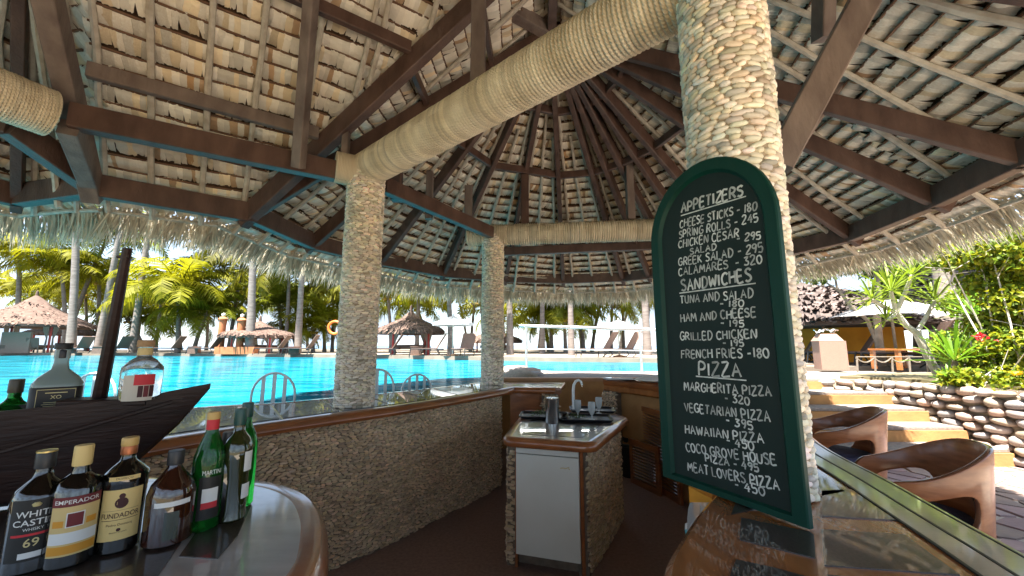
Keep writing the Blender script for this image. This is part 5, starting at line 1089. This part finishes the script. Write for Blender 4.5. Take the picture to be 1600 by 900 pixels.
def parasol(label, u, Y, R, v_top, v_edge, z=DZ, tilt=0, group='canvas parasols', m='canvas', n=8):
    x, y, _ = gp(u, Y, z); o = thing('parasol', label, 'parasol', (x, y, z), .2, group); H, E = zat(v_top, u, Y) - z, zat(v_edge, u, Y) - z
    for i in range(n):
        a, b = 2 * math.pi * i / n, 2 * math.pi * (i + 1) / n; am = (a + b) / 2; q = lambda ang, f, zz: (R * f * math.cos(ang), R * f * math.sin(ang), zz)
        MB().add([(0, 0, H), q(a, .5, (H * .45 + E * .55) + .03), q(am, .48, (H * .45 + E * .55)), q(b, .5, (H * .45 + E * .55) + .03), q(a, 1, E), q(am, .96, E + .02), q(b, 1, E), q(a, 1, E - .12), q(am, .96, E - .1), q(b, 1, E - .12)], [(0, 1, 2), (0, 2, 3), (1, 4, 5, 2), (2, 5, 6, 3), (4, 7, 8, 5), (5, 8, 9, 6)]).build('canopy_panel', M[m], o)
        MB().tube([(0, 0, H - .05), q(a, .98, E - .02)], .012, 5).build('rib', M['pole'], o)
    MB().tube([(0, 0, 0), (0, 0, H + .08)], .03, 8).build('pole', M['pole'], o, True); MB().lathe([(0, 0), (.25, 0), (.25, .06), (.05, .1), (0, .1)]).build('base', M['terracotta'], o, True)
parasol('white parasol right of the curtained hut in front of a leaning palm trunk', 707, 17.5, .9, 493, 505); parasol('grey parasol over two loungers seen behind the steel railing', 968, 16, .75, 500, 511, m='canvas')
for i, (u, v, Y, lab) in enumerate(((343, 500, 23.5, 'orange pillar standing left of the curtained hut'), (373, 502, 22.6, 'orange pillar with a cap standing in front of the curtained hut'))):
    x, y, z = gp(u, Y); o = thing('orange_pillar', lab, 'pillar', (x, y, z), .3, 'orange pillars by the pool'); h = zat(v, u, Y) - z
    MB().lathe([(.25, 0), (.25, .2), (.19, .25), (.19, h), (.24, h + .02), (.24, h + .08), (.1, h + .2), (0, h + .25)], n=16).build('shaft', M['pillar'], o, 30); MB().lathe([(0, h + .25), (.1, h + .27), (.1, h + .38), (0, h + .42)], n=12).build('lamp', M['label_white'], o, True)
lw = thing('low_orange_bench', 'low orange plaster ledge at the foot of the pillars', 'ledge', gp(370, 22.3)); MB().box((0, 0, .2), (2.2, .5, .4)).build('seat_block', M['pillar'], lw)
ws = thing('wicker_screen', 'tall wicker sofa back at the far left edge in front of the hut', 'sofa', gp(22, 24.6), .05); MB().box((0, 0, .65), (1.7, .12, 1.3)).build('backrest', M['wicker_light'], ws); MB().box((0, .45, .35), (1.7, .8, .3)).build('seat', M['wicker_light'], ws)
wc = thing('wicker_chair', 'dark wicker chair standing right of the wicker sofa', 'chair', gp(55, 25), .3); MB().box((0, 0, .4), (.6, .6, .1)).build('seat', M['wicker'], wc); MB().beam((0, -.28, .4), (0, -.38, .95), .6, .05, .005, (0, 1, 0)).build('backrest', M['wicker'], wc)
for sx in (-.26, .26):
    for sy in (-.26, .26): MB().box((sx, sy, .18), (.05, .05, .36)).build('leg', M['wicker'], wc)
x, y, z = gp(521, 20.4); lb = thing('lifebuoy_stand', 'orange lifebuoy hanging on a thin post beside the middle pebble column', 'lifebuoy', (x, y, z)); zz = zat(512, 521, 20.4) - z
MB().tube([(.25, 0, 0), (.25, 0, zz + .7)], .03, 8).build('post', M['steel_rail'], lb, True); MB().tube([(.32 * math.cos(t), -.05, zz + .32 * math.sin(t)) for t in [k * math.pi / 10 for k in range(20)]], .07, 8, closed=True).build('ring', M['lifebuoy'], lb, True)
# steel railing
rl = thing('steel_railing', 'shiny steel handrail crossing the pool edge beyond the bar', 'railing', (2, 8, -.55), world=True)
ra, rb_ = np.array(aty(812, 509, 8.9)), np.array(aty(1060, 516, 8.3)); MB().tube([tuple(ra), tuple(rb_)], .032, 10).build('top_rail', M['steel_rail'], rl, True)
for u in (823, 1003):
    p = ra + (rb_ - ra) * ((u - 812) / 248); MB().tube([tuple(p), (p[0], p[1], -.58)], .028, 10).build('post', M['steel_rail'], rl, True)
ma, mb_ = np.array(aty(823, 545, 8.9)), np.array(aty(1060, 549, 8.3)); MB().tube([tuple(ma), tuple(mb_)], .012, 8).build('mid_rail', M['steel_rail'], rl, True)
# rocks on the pool corner
for i, (u, v, s, lab) in enumerate(((803, 578, .34, 'pale rounded rock on the pool corner beside the farthest column'), (822, 580, .3, 'middle rock of the group on the pool corner'), (838, 583, .22, 'small flat rock at the right of the group on the pool corner'), (812, 587, .38, 'broad flat orange rock slab at the front of the group'))):
    p = aty(u, v, 8.0 - .25 * i); o = link('rock', svar[(i * 3) % 16], None); o.location = (p[0], p[1], p[2] - .04); o.scale = (s, s * .7, s * .38); o.rotation_euler.z = i * .7; tag(o, lab, 'rock', 'rocks on the pool corner')
cb = MB().prism([tuple(aty(u, 590, Y)[:2]) for u, Y in ((790, 6.6), (865, 6.6), (868, 8.0), (788, 8.2))], -1.6, -.62); o = cb.build('corner_plinth', M['terracotta']); tag(o, 'orange plastered plinth under the rocks beside the farthest column', 'plinth')
# ---------------------------------------------------------------- PALMS
def frond_mesh(seed, L_=2.6, droop=1.0, nl=34, col=(1, 1, 1)):
    r = random.Random(seed); V, F, C = [], [], []; mb = MB(); k = 10; pts = []; e = .55; x = z = 0
    for j in range(k + 1):
        pts.append(Vector((x, 0, z))); x += L_ / k * math.cos(e); z += L_ / k * math.sin(e); e -= droop * (.08 + .24 * j / k)
    mb.tube(pts, [.022 * (1 - .8 * j / k) for j in range(k + 1)], 4, False, (1.3, 1.2, .8))
    for i in range(nl):
        f = .12 + .86 * i / nl; j = min(k - 1, int(f * k)); p = pts[j].lerp(pts[j + 1], f * k - j); d = (pts[j + 1] - pts[j]).normalized(); ll = L_ * .3 * math.sin(math.pi * min(1, .22 + .72 * f)) * r.uniform(.85, 1.1) + .1
        for s in (-1, 1):
            dr = (d * .55 + Vector((0, s, 0)) * .8 + Vector((0, 0, .12 - r.uniform(.1, .5)))).normalized(); mid = p + dr * ll * .5; en = p + dr * ll * .85 + Vector((0, 0, -ll * r.uniform(.15, .5))); w = d * .03
            c = r.uniform(.75, 1.3); mb.add([p - w, p + w, mid + w * .9, mid - w * .9, en], [(0, 1, 2, 3), (3, 2, 4)], (c * col[0], c * col[1], c * col[2]))
    me = mb.mesh('frond', M['frond']); return me
FR = {'green': [frond_mesh(i, droop=d) for i, d in ((1, .8), (2, 1.1), (3, 1.4))], 'yellow': [frond_mesh(i, droop=d, col=(1.55, 1.3, .8)) for i, d in ((4, .7), (5, 1.0), (6, 1.3))],
      'dull': [frond_mesh(i, droop=d, col=(1.15, .95, 1.5)) for i, d in ((7, 1.1), (8, 1.5), (9, 1.7))]}
def palm(label, base, top, r, hue='green', n=15, size=1.0, group='coconut palms beyond the pool', seed=0, crown=True):
    rr = random.Random(seed * 13 + 5); b, t = Vector(base), Vector(top); o = thing('coconut_palm', label, 'palm tree', tuple(b), 0, group); d = t - b; k = max(6, int(d.length / .35)); pts, R = [], []
    bend = Vector((d.x, d.y, 0)) * -.12
    for i in range(k + 1):
        f = i / k; pts.append(d * f + bend * math.sin(math.pi * f)); R.append(r * (1.35 - .6 * min(1, f * 6) * .5 - .35 * f) * (1 + .05 * (i % 2)))
    MB().tube(pts, R, 9).build('trunk', M['trunk'], o, True)
    if crown:
        MB().lathe([(0, -.3), (r * .9, -.25), (r * 1.3, 0), (.05, .35), (0, .4)], tuple(d), 8).build('crown_shaft', M['bark'], o, True)
        for i in range(n):
            f = bpy.data.objects.new('frond', FR[hue][rr.randrange(3)]); COL.objects.link(f); f.parent = o; f.location = d; a = i * 2.39996 + rr.uniform(-.3, .3); el = -.75 + 1.35 * (i / n) + rr.uniform(-.1, .1)
            f.rotation_euler = (rr.uniform(-.3, .3), el * .9, a); s = size * rr.uniform(.85, 1.12); f.scale = (s, s, s)
        if hue != 'dull':
            for i in range(5): a = i * 1.25 + rr.random(); MB().lathe([(0, -.12), (.1, -.06), (.11, .02), (.06, .1), (0, .12)], (d.x + .22 * math.cos(a), d.y + .22 * math.sin(a), d.z - .22), 8).build('coconut', mat('coconut', (.4, .26, .04), .6), o, True)
def ppx(ub, ut, vt, Y, r, **k): palm(base=atu(ub, Y, DZ), top=aty(ut, vt, Y + k.pop('dy', 0)), r=r, **k)
PS = [  # base u, top u, top v, distance, radius, hue, fronds, size, label
    (110, 112, 150, 24.5, .19, 'green', 14, 1.3, 'tall straight pale palm trunk at the left rising behind the black square bottle'),
    (152, 240, 120, 25.5, .17, 'green', 14, 1.3, 'long leaning palm trunk crossing behind the boat mast'),
    (206, 262, 130, 25, .17, 'green', 14, 1.3, 'leaning palm trunk right of the boat mast'),
    (390, 394, 120, 22.5, .19, 'green', 14, 1.2, 'thick ringed palm trunk in front of the curtained hut'),
    (465, 482, 140, 24, .16, 'green', 14, 1.2, 'slightly leaning tall trunk left of the lifebuoy'),
    (797, 790, 160, 21, .15, 'green', 14, 1.2, 'tall palm trunk just right of the farthest column'),
    (893, 885, 150, 20, .13, 'green', 14, 1.2, 'slim straight trunk behind the middle of the steel railing'),
    (1012, 990, 130, 19.5, .16, 'green', 14, 1.2, 'leaning trunk at the left edge of the menu board'),
    (847, 852, 200, 23, .13, 'green', 12, 1.2, 'pale trunk between the railing post and the slim straight trunk'),
    (22, 30, 395, 30, .17, 'yellow', 16, 1.0, 'yellow green palm above the large hut at the far left'), (100, 96, 425, 31, .15, 'yellow', 16, 1.0, 'yellow crowned palm close right of the large hut'),
    (100, 168, 372, 33, .16, 'green', 16, 1.25, 'broad green palm crown between the straight trunk and the mast'), (150, 155, 440, 34, .16, 'yellow', 15, 1.0, 'short yellow palm low behind the loungers by the mast'),
    (277, 278, 455, 26, .14, 'yellow', 18, 1.1, 'bright bushy palm with upright crown in the middle of the left view'), (242, 252, 470, 31, .13, 'yellow', 15, .95, 'small yellow palm left of the bright bushy palm'),
    (302, 322, 492, 27, .13, 'green', 16, .95, 'leaning palm with a dense drooping crown right of the bright bushy palm'), (225, 200, 500, 36, .13, 'green', 14, .9, 'low distant palm right of the leaning mast'),
    (357, 378, 418, 29, .13, 'dull', 15, 1.15, 'dull green palm with a curved thin trunk left of the ringed trunk'), (446, 452, 425, 27, .13, 'dull', 15, 1.1, 'sparse dull palm right of the ringed trunk'),
    (440, 436, 480, 30, .12, 'green', 16, .85, 'green palm crown just above the curtained hut'), (489, 490, 515, 28, .12, 'yellow', 14, .62, 'low yellow palm left of the lifebuoy'), (507, 505, 500, 29, .12, 'yellow', 14, .7, 'small bright palm directly behind the lifebuoy'), (463, 455, 520, 31, .11, 'yellow', 14, .65, 'tiny yellow palm behind the lounger pair'),
    (519, 520, 452, 30, .11, 'dull', 13, .8, 'thin dull palm partly hidden by the middle column'),
    (611, 606, 462, 27, .12, 'yellow', 15, .9, 'yellow palm right beside the middle pebble column'), (651, 655, 440, 27, .14, 'yellow', 16, 1.0, 'yellow palm behind the top of the curtained hut'), (704, 700, 435, 19.5, .14, 'yellow', 18, .85, 'golden drooping palm with a trunk behind the white parasol'),
    (735, 742, 470, 30, .12, 'yellow', 14, .9, 'yellow palm left of the farthest column'), (755, 748, 430, 34, .12, 'dull', 14, 1.0, 'distant dull palm close behind the farthest column'),
    (862, 860, 492, 26, .13, 'yellow', 17, .95, 'bright palm left of centre behind the steel railing'), (884, 881, 495, 25, .12, 'green', 15, .7, 'low green palm in the middle behind the railing'), (858, 835, 440, 30, .12, 'dull', 15, 1.1, 'dull palm crown under the eave right of the farthest column'),
    (912, 905, 478, 27, .13, 'yellow', 18, 1.0, 'brightest yellow palm crown behind the railing'), (925, 940, 470, 30, .13, 'yellow', 17, 1.0, 'yellow palm behind the grey parasol'), (955, 958, 455, 28, .12, 'green', 14, .9, 'green palm above the grey parasol'), (975, 972, 440, 32, .12, 'dull', 14, 1.0, 'dull distant palm right of the grey parasol'),
    (1012, 1015, 455, 28, .12, 'yellow', 14, .9, 'yellow palm touching the left edge of the menu board')]
for i, (ub, ut, vt, Y, r, h, n, s, lab) in enumerate(PS): ppx(ub, ut, vt, Y, r, label=lab, hue=h, n=n + 3, size=s * (1.6 if i > 8 else 1.2), seed=i)
BK = ['seen over the left edge of the big curtained hut', 'right of the big curtained hut', 'behind the tall straight pale trunk', 'left of the leaning trunk by the mast', 'low behind the bright bushy palm', 'left of the orange pillars',
      'over the middle curtained hut', 'behind the lifebuoy', 'hidden beside the middle pebble column', 'left of the hut with tied curtains', 'behind the white parasol', 'next to the farthest column', 'right of the farthest column at the rail end', 'behind the left part of the steel rail', 'behind the grey parasol', 'close to the left edge of the menu board']
for i in range(16):
    u = 20 + i * 64 + random.uniform(-18, 18)
    ppx(u, u + random.uniform(-25, 25), random.uniform(440, 500), random.uniform(36, 42), .13, label='distant back row palm ' + BK[i], hue=('yellow', 'green', 'yellow')[i % 3], n=17, size=1.75, seed=200 + i, group='back row of distant palms')
palm('thick grey palm trunk rising beside the big thatched roof on the right', atu(1492, 9.5, -.5), aty(1455, 230, 10.0), .22, 'green', 14, 1.1, seed=77)
palm('small distant palm in the gap right of the near column', atu(1262, 24, -.5), aty(1262, 495, 24), .1, 'green', 13, .8, seed=78)
palm('thin far palm trunk above the orange hut roof', atu(1290, 26, -.5), aty(1285, 350, 26), .12, 'green', 12, 1.1, seed=79); palm('brown palm trunk behind the umbrella on the right', atu(1436, 16, -.5), aty(1428, 330, 16), .13, 'green', 13, 1.0, seed=80); palm('leaning palm trunk close right of the brown trunk', atu(1462, 17, -.5), aty(1438, 340, 17), .12, 'yellow', 13, 1.0, seed=81)

# ---------------------------------------------------------------- RIGHT GARDEN
def leafcloud(name, centers, n, ls, m, parent, cols, seed=3, flat=.6):
    g = np.random.default_rng(seed); C = np.array([c[:3] for c in centers]); Rr = np.array([c[3] for c in centers]); w = Rr ** 2; idx = g.choice(len(C), n, p=w / w.sum())
    d = g.normal(size=(n, 3)); d /= np.linalg.norm(d, axis=1)[:, None]; pos = C[idx] + d * (Rr[idx] * g.uniform(.25, 1, n) ** .6)[:, None] * np.array([1, 1, flat])
    t = g.normal(size=(n, 3)); t[:, 2] -= .3; t /= np.linalg.norm(t, axis=1)[:, None]; nn_ = g.normal(size=(n, 3)) + np.array([0, 0, 1.2]); b = np.cross(nn_, t); b /= np.linalg.norm(b, axis=1)[:, None]; nn_ = np.cross(t, b)
    tv = np.array([(0, 0, 0), (.5, -.3, .12), (.5, .3, .12), (1, 0, -.1), (.5, 0, 0)]); tf = [np.array([(0, 1, 4), (0, 4, 2), (1, 3, 4), (4, 3, 2)])]; s = g.uniform(.6, 1.3, n) * ls
    V, F = stamp(tv, tf, pos, t, b, nn_, np.stack([s, s, s], 1)); cc = np.array(cols)[g.integers(len(cols), size=n)] * g.uniform(.7, 1.3, (n, 1))
    o = link(name, npmesh(name, V, F, m, np.repeat(cc, 5, 0), sm=False), parent); o['kind'] = 'stuff'; return o
YG = [(1.3, 1.2, .6), (1.0, 1.15, .8), (1.6, 1.25, .5), (.7, .9, .8)]
def bush(label, pxs, n, ls, cols=YG, seed=1, nstem=9, group='flowering shrubs of the right garden bed'):
    cs = [(*aty(u, v, Y), r) for u, v, Y, r in pxs]; bx_, by_ = np.mean([c[0] for c in cs]), np.mean([c[1] for c in cs]); o = thing('shrub', label, 'shrub', (bx_, by_, -.5), world=True, group=group)
    leafcloud('foliage', cs, n, ls, M['leaf'], o, cols, seed); r = random.Random(seed)
    for i in range(nstem):
        c = r.choice(cs); p0 = Vector((bx_ + r.uniform(-.3, .3), by_ + r.uniform(-.2, .2), -.52)); p1 = Vector(c[:3]) + Vector((r.uniform(-1, 1), r.uniform(-1, 1), r.uniform(-.6, .8))) * c[3] * .8; mid = (p0 + p1) / 2 + Vector((r.uniform(-.15, .15),) * 3)
        MB().tube([p0, mid, p1], [.016, .011, .005], 5).build('stem', M['pole'], o, True)
        for q in range(3):
            e = p1.lerp(mid, r.uniform(.1, .7)); MB().tube([e, e + Vector((r.uniform(-.3, .3), r.uniform(-.3, .3), r.uniform(0, .35)))], [.006, .003], 4).build('twig', M['pole'], o, True)
    return o
bush('yellow green shrub overhanging from the top right corner under the eave', [(1500, 400, 5.2, .35), (1570, 385, 5.0, .45), (1620, 400, 4.8, .5), (1540, 440, 5.2, .3), (1600, 470, 4.9, .4)], 5200, .08, seed=2)
bush('leafy shrub with small red flowers at the right edge of the bed', [(1560, 510, 5.2, .35), (1600, 540, 4.9, .4), (1530, 560, 5.2, .25), (1580, 590, 4.9, .3), (1500, 590, 5.0, .2), (1610, 480, 5.0, .35)], 6500, .075, seed=3)
bush('low pale green shrub spilling over the river stone wall', [(1560, 640, 4.9, .14), (1545, 615, 4.9, .16), (1590, 610, 4.7, .25), (1480, 605, 5.3, .14), (1570, 665, 4.75, .09)], 2200, .06, seed=4, nstem=6)
bush('dark green background shrub behind the red flowers', [(1520, 470, 7.5, .5), (1590, 450, 7.5, .7), (1500, 540, 7.5, .5), (1650, 500, 7.0, .8)], 4200, .12, [(.8, 1.0, .6), (1.1, 1.2, .6)], seed=5)
bush('distant green hedge beyond the orange hut', [(1262, 560, 17, .7), (1250, 545, 18, .6), (1330, 548, 24, 1.0)], 1500, .12, [(.8, 1, .7), (1.1, 1.2, .7)], seed=6)
bush('green shrubbery under the eave behind the big thatched roof', [(1480, 395, 14, 1.0), (1540, 380, 14, 1.2), (1600, 380, 13, 1.2), (1440, 425, 15, .6)], 3000, .16, [(.9, 1.1, .6), (1.3, 1.2, .5)], seed=8)
fl_ = thing('red_flower_cluster', 'small cluster of bright red blossoms in the shrub at the right', 'flowers', tuple(aty(1533, 528, 4.75)), group='blossoms'); 
fm = MB().add([(0, 0, 0), (.03, -.012, .01), (.045, 0, 0), (.03, .012, .01)], [(0, 1, 2, 3)]).mesh('petal', M['red'])
for i in range(26): q = link('petal', fm, fl_); q.rotation_euler = (random.uniform(-1, 1), random.uniform(-1.2, .4), random.uniform(0, 6.28)); q.location = (random.gauss(0, .03), random.gauss(0, .03), random.gauss(0, .022)); q.scale = (1.2,) * 3
yf = thing('yellow_flower', 'single yellow hibiscus blossom low in the shrub at the right', 'flowers', tuple(aty(1588, 587, 4.6)), group=None); fm2 = MB().add([(0, 0, 0), (.05, -.03, .01), (.08, 0, 0), (.05, .03, .01)], [(0, 1, 2, 3)]).mesh('petal', mat('yellow_petal', (.75, .5, .02), .6))
for i in range(7): q = link('petal', fm2, yf); q.rotation_euler = (random.uniform(-.4, .4), random.uniform(-.9, -.2), i * .9)
# screw pine with forked stems and sword leaved rosettes
dr = thing('dragon_tree', 'forked garden tree with rosettes of bright sword shaped leaves leaning left over the wall', 'tree', tuple(aty(1470, 598, 5.8)), world=True)
def stem(a, b, r0, r1, sag=.05):
    a, b = np.array(a), np.array(b); MB().tube([tuple(a), tuple((a + b) / 2 - np.array([0, 0, sag])), tuple(b)], [r0, (r0 + r1) / 2, r1], 8).build('branch', M['pole'], dr, True)
fk = aty(1432, 520, 5.8); fk2 = aty(1400, 488, 5.8); stem(aty(1475, 600, 5.8), fk, .06, .045); stem(fk, fk2, .045, .035)
tips = [(1392, 455, 26, .55), (1362, 468, 18, .38), (1425, 430, 20, .42), (1385, 500, 14, .3), (1460, 470, 22, .45)]
for i, (u, v, n_, l_) in enumerate(tips):
    t_ = aty(u, v, 5.75); stem(fk2 if i < 4 else fk, t_, .032, .022, .02); rosette('leaf_rosette', n_ * 2, l_, .03, dr, M['rosette'], tuple(t_ - np.array(dr.location)), 2.0, (1.35, 1.15, .6), seed=i + 3, droop=.4).location = (0, 0, 0)
def spiky(label, u, v, Y, l_, n_, seed):
    p = aty(u, v, Y); o = thing('spiky_plant', label, 'plant', tuple(p), 0, 'sword leaved plants in the garden bed'); rosette('leaf_rosette', n_, l_, .035, o, M['rosette'], (0, 0, 0), 1.5, (1.0, 1.2, .7), seed=seed, droop=.25)
    MB().tube([(0, 0, .03), (0.02, 0, -.5)], .03, 7).build('stem', M['bark'], o, True)
spiky('large sword leaved plant in the middle of the garden bed left of the red flowers', 1492, 565, 5.3, .6, 46, 21); spiky('sword leaved plant higher up behind the large one', 1530, 500, 6.2, .6, 40, 22); spiky('broad leaved young plant at the foot of the bed near the wall top', 1487, 600, 5.1, .3, 22, 23)
# slender tree with grey trunk by the orange hut
gt = thing('garden_tree', 'slender grey trunked tree with dark leaves in front of the orange hut', 'tree', tuple(atu(1378, 9.2, -.5)), world=True)
def limb(pts, rr): MB().tube([tuple(aty(*p)) for p in pts], rr, 8).build('trunk' if rr[0] > .05 else 'limb', M['bark'], gt, True)
limb([(1380, 572, 9.2), (1374, 540, 9.2), (1370, 500, 9.2), (1372, 455, 9.2), (1366, 400, 9.2)], [.1, .08, .075, .06, .04]); limb([(1375, 545, 9.2), (1355, 500, 9.3), (1330, 480, 9.3), (1312, 455, 9.3), (1285, 438, 9.3)], [.048, .045, .04, .03, .015]); limb([(1330, 480, 9.3), (1308, 450, 9.3), (1300, 410, 9.3)], [.03, .025, .015])
leafcloud('crown', [(*aty(u, v, 9.3), r) for u, v, r in ((1275, 430, .35), (1300, 415, .4), (1340, 410, .45), (1380, 425, .4), (1400, 440, .35), (1420, 410, .4), (1395, 465, .25), (1360, 395, .5))], 2600, .13, M['leaf'], gt, [(.55, .75, .6), (.8, 1, .6), (.35, .5, .5)], 11)
# orange building with thatched roof
oh = thing('orange_hut', 'orange walled garden hut with a shaggy brown thatched roof', 'building', (7.5, 11, -.5), world=True)
wl = [tuple(aty(1318, 570, 11.5)[:2]), tuple(aty(1420, 570, 11)[:2]), (11.5, 14), (8, 15)]
MB().prism(wl, -.52, .75).build('wall', M['ochre'], oh)
def thatch_roof(parent, cx, cy, R, ze, zt, m, n=1600, nm='roof', l=(.3, .6), E_=1.0):
    MB().lathe([(R * 1.0, ze - .1), (R, ze), (R * .5, ze + (zt - ze) * .55), (.1, zt), (0, zt + .05)], (cx, cy, 0), 40).build(nm, m, parent, True)
    a = rng.random(n) * 6.283; f = np.sqrt(rng.uniform(.01, 1.02, n)); r = R * f; zz = np.interp(r, [0, R * .5, R * 1.05], [zt, ze + (zt - ze) * .55, ze - .05]); rad = np.stack([np.cos(a), np.sin(a), 0 * a], 1); pos = np.stack([cx + r * np.cos(a), cy + r * np.sin(a), zz + .05], 1)
    sl_ = (zt - ze) / R; d = rad + np.array([0, 0, -1.]) * (sl_ + rng.uniform(-.15, .25, n))[:, None]; d /= np.linalg.norm(d, axis=1)[:, None]; t = np.stack([-np.sin(a), np.cos(a), 0 * a], 1); t = t + rng.normal(0, .2, t.shape)
    V, F = stamp(BV, BF, pos, t, d, np.cross(t, d), np.stack([rng.uniform(.08, .2, n), rng.uniform(*l, n), np.full(n, .07)], 1)); g_ = rng.normal(1.1, .35, (n, 1)).clip(.35, 2.2)
    link('thatch_straw', npmesh('thatch_straw', V, F, m, np.repeat(np.repeat(g_, 3, 1), len(BV), 0), sm=False), parent)['kind'] = 'stuff'
thatch_roof(oh, 9.9, 13.3, 3.9, .62, 2.1, M['brown_thatch'], 3200)
bg_ = thing('large_thatched_roof', 'very large brown thatched roof partly hidden behind the shrubs at the right edge', 'building', (13.5, 11.5, -.5), world=True)
thatch_roof(bg_, 14.6, 12.4, 4.4, .75, 3.0, M['brown_thatch'], 3600)
for a in range(8): MB().tube([(14.6 + 3.8 * math.cos(a * .785), 12.4 + 3.8 * math.sin(a * .785), -.5), (14.6 + 3.8 * math.cos(a * .785), 12.4 + 3.8 * math.sin(a * .785), .9)], .1, 8).build('post', M['bark'], bg_, True)
p = aty(1402, 560, 9.2); o = thing('parasol', 'wide white canvas umbrella in front of the brown thatched roofs', 'parasol', (p[0], p[1], -.5), .3, 'canvas parasols'); zt_, ze_ = zat(466, 1402, 9.2) + .5, zat(495, 1402, 9.2) + .5; R_ = 1.2
for i in range(6):
    a, b = 2 * math.pi * i / 6, 2 * math.pi * (i + 1) / 6; am = (a + b) / 2; q = lambda g, f, z: (R_ * f * math.cos(g), R_ * f * math.sin(g), z)
    MB().add([(0, 0, zt_), q(a, .5, (zt_ + ze_) / 2 + .04), q(am, .46, (zt_ + ze_) / 2), q(b, .5, (zt_ + ze_) / 2 + .04), q(a, 1, ze_), q(am, .94, ze_ + .02), q(b, 1, ze_)], [(0, 1, 2), (0, 2, 3), (1, 4, 5, 2), (2, 5, 6, 3)]).build('canopy_panel', M['canvas'], o); MB().tube([(0, 0, zt_ - .05), q(a, .98, ze_ - .02)], .015, 5).build('rib', M['pole'], o)
MB().tube([(0, 0, 0), (0, 0, zt_ + .06)], .03, 8).build('pole', M['bark'], o, True)
# wicker cabinet with plastic cover, table, lounger, low rope fence
x, y, z = atu(1297, 8.6, -.5); wk = thing('towel_cabinet', 'pale wicker cabinet with crumpled clear plastic on its sloping top', 'cabinet', (x, y, z), -.35); wk.scale = (.64, .64, .88)
MB().prism([(-.33, -.35), (.4, -.35), (.4, .35), (-.33, .35)], 0, .68).build('body', M['wicker_light'], wk); MB().lathe([(.5, .68), (.3, .85), (0, .86)], n=4, rz=math.pi / 4).build('lid', M['wicker_light'], wk)
vs = [(-.3 + .1 * i, -.2 + .1 * j, .86 + random.uniform(.0, .12)) for j in range(5) for i in range(7)]; MB().add(vs, [(j * 7 + i, j * 7 + i + 1, (j + 1) * 7 + i + 1, (j + 1) * 7 + i) for j in range(4) for i in range(6)]).build('plastic_cover', M['water_cloth'], wk)
x, y, z = atu(1412, 8.6, -.5); tbl = thing('wooden_table', 'small orange brown wooden table beside the orange hut', 'table', (x, y, z), .15)
MB().box((0, 0, .42), (.95, .6, .04)).build('table_top', M['wood_orange'], tbl)
for sx in (-.42, .42):
    for sy in (-.25, .25): MB().box((sx, sy, .2), (.07, .07, .4)).build('leg', M['wood_orange'], tbl)
for (u, Y, lab) in ((1262, 11, 'brown wicker sun lounger beside the pale wicker cabinet'), (1352, 10, 'brown wicker sun lounger behind the slender grey tree'), (1450, 8.9, 'dark sun lounger right of the wooden table')):
    copy_tree(proto, atu(u, Y, -.5), 2.6, lab)['group'] = 'sun loungers near the orange hut'
fe = thing('low_rope_fence', 'low drooping rope and post edging in front of the orange hut', 'fence', (8, 8, -.5), world=True); prev = None
for i, u in enumerate((1340, 1368, 1395, 1422, 1450)):
    q = atu(u, 7.9, -.5); MB().tube([(q[0], q[1], -.52), (q[0] + .02, q[1], -.22)], .018, 6).build('post', M['bark'], fe, True)
    if prev is not None: MB().tube([tuple(prev + (np.array(q) - prev) * k / 5 + np.array([0, 0, .26 - .35 * (k / 5) * (1 - k / 5)])) for k in range(6)], .014, 5).build('rope', M['bark'], fe, True); MB().tube([tuple(prev + np.array([0, 0, .28])), (q[0], q[1], -.22)], .01, 5).build('rail', M['bark'], fe, True)
    prev = np.array(q)
struct('planting_bed', MB().prism([(5.0, 6.14), (5.5, 5.8), (5.66, 5.1), (5.75, 4.4), (6.1, 2.8), (9, 2.8), (9.5, 6.9), (6.2, 6.9)], -.7, -.46), M['soil'])
# tidy
for o in ALLW: del o['_world']
print('objects', len(bpy.data.objects), 'tris', sum(len(m.polygons) for m in bpy.data.meshes))
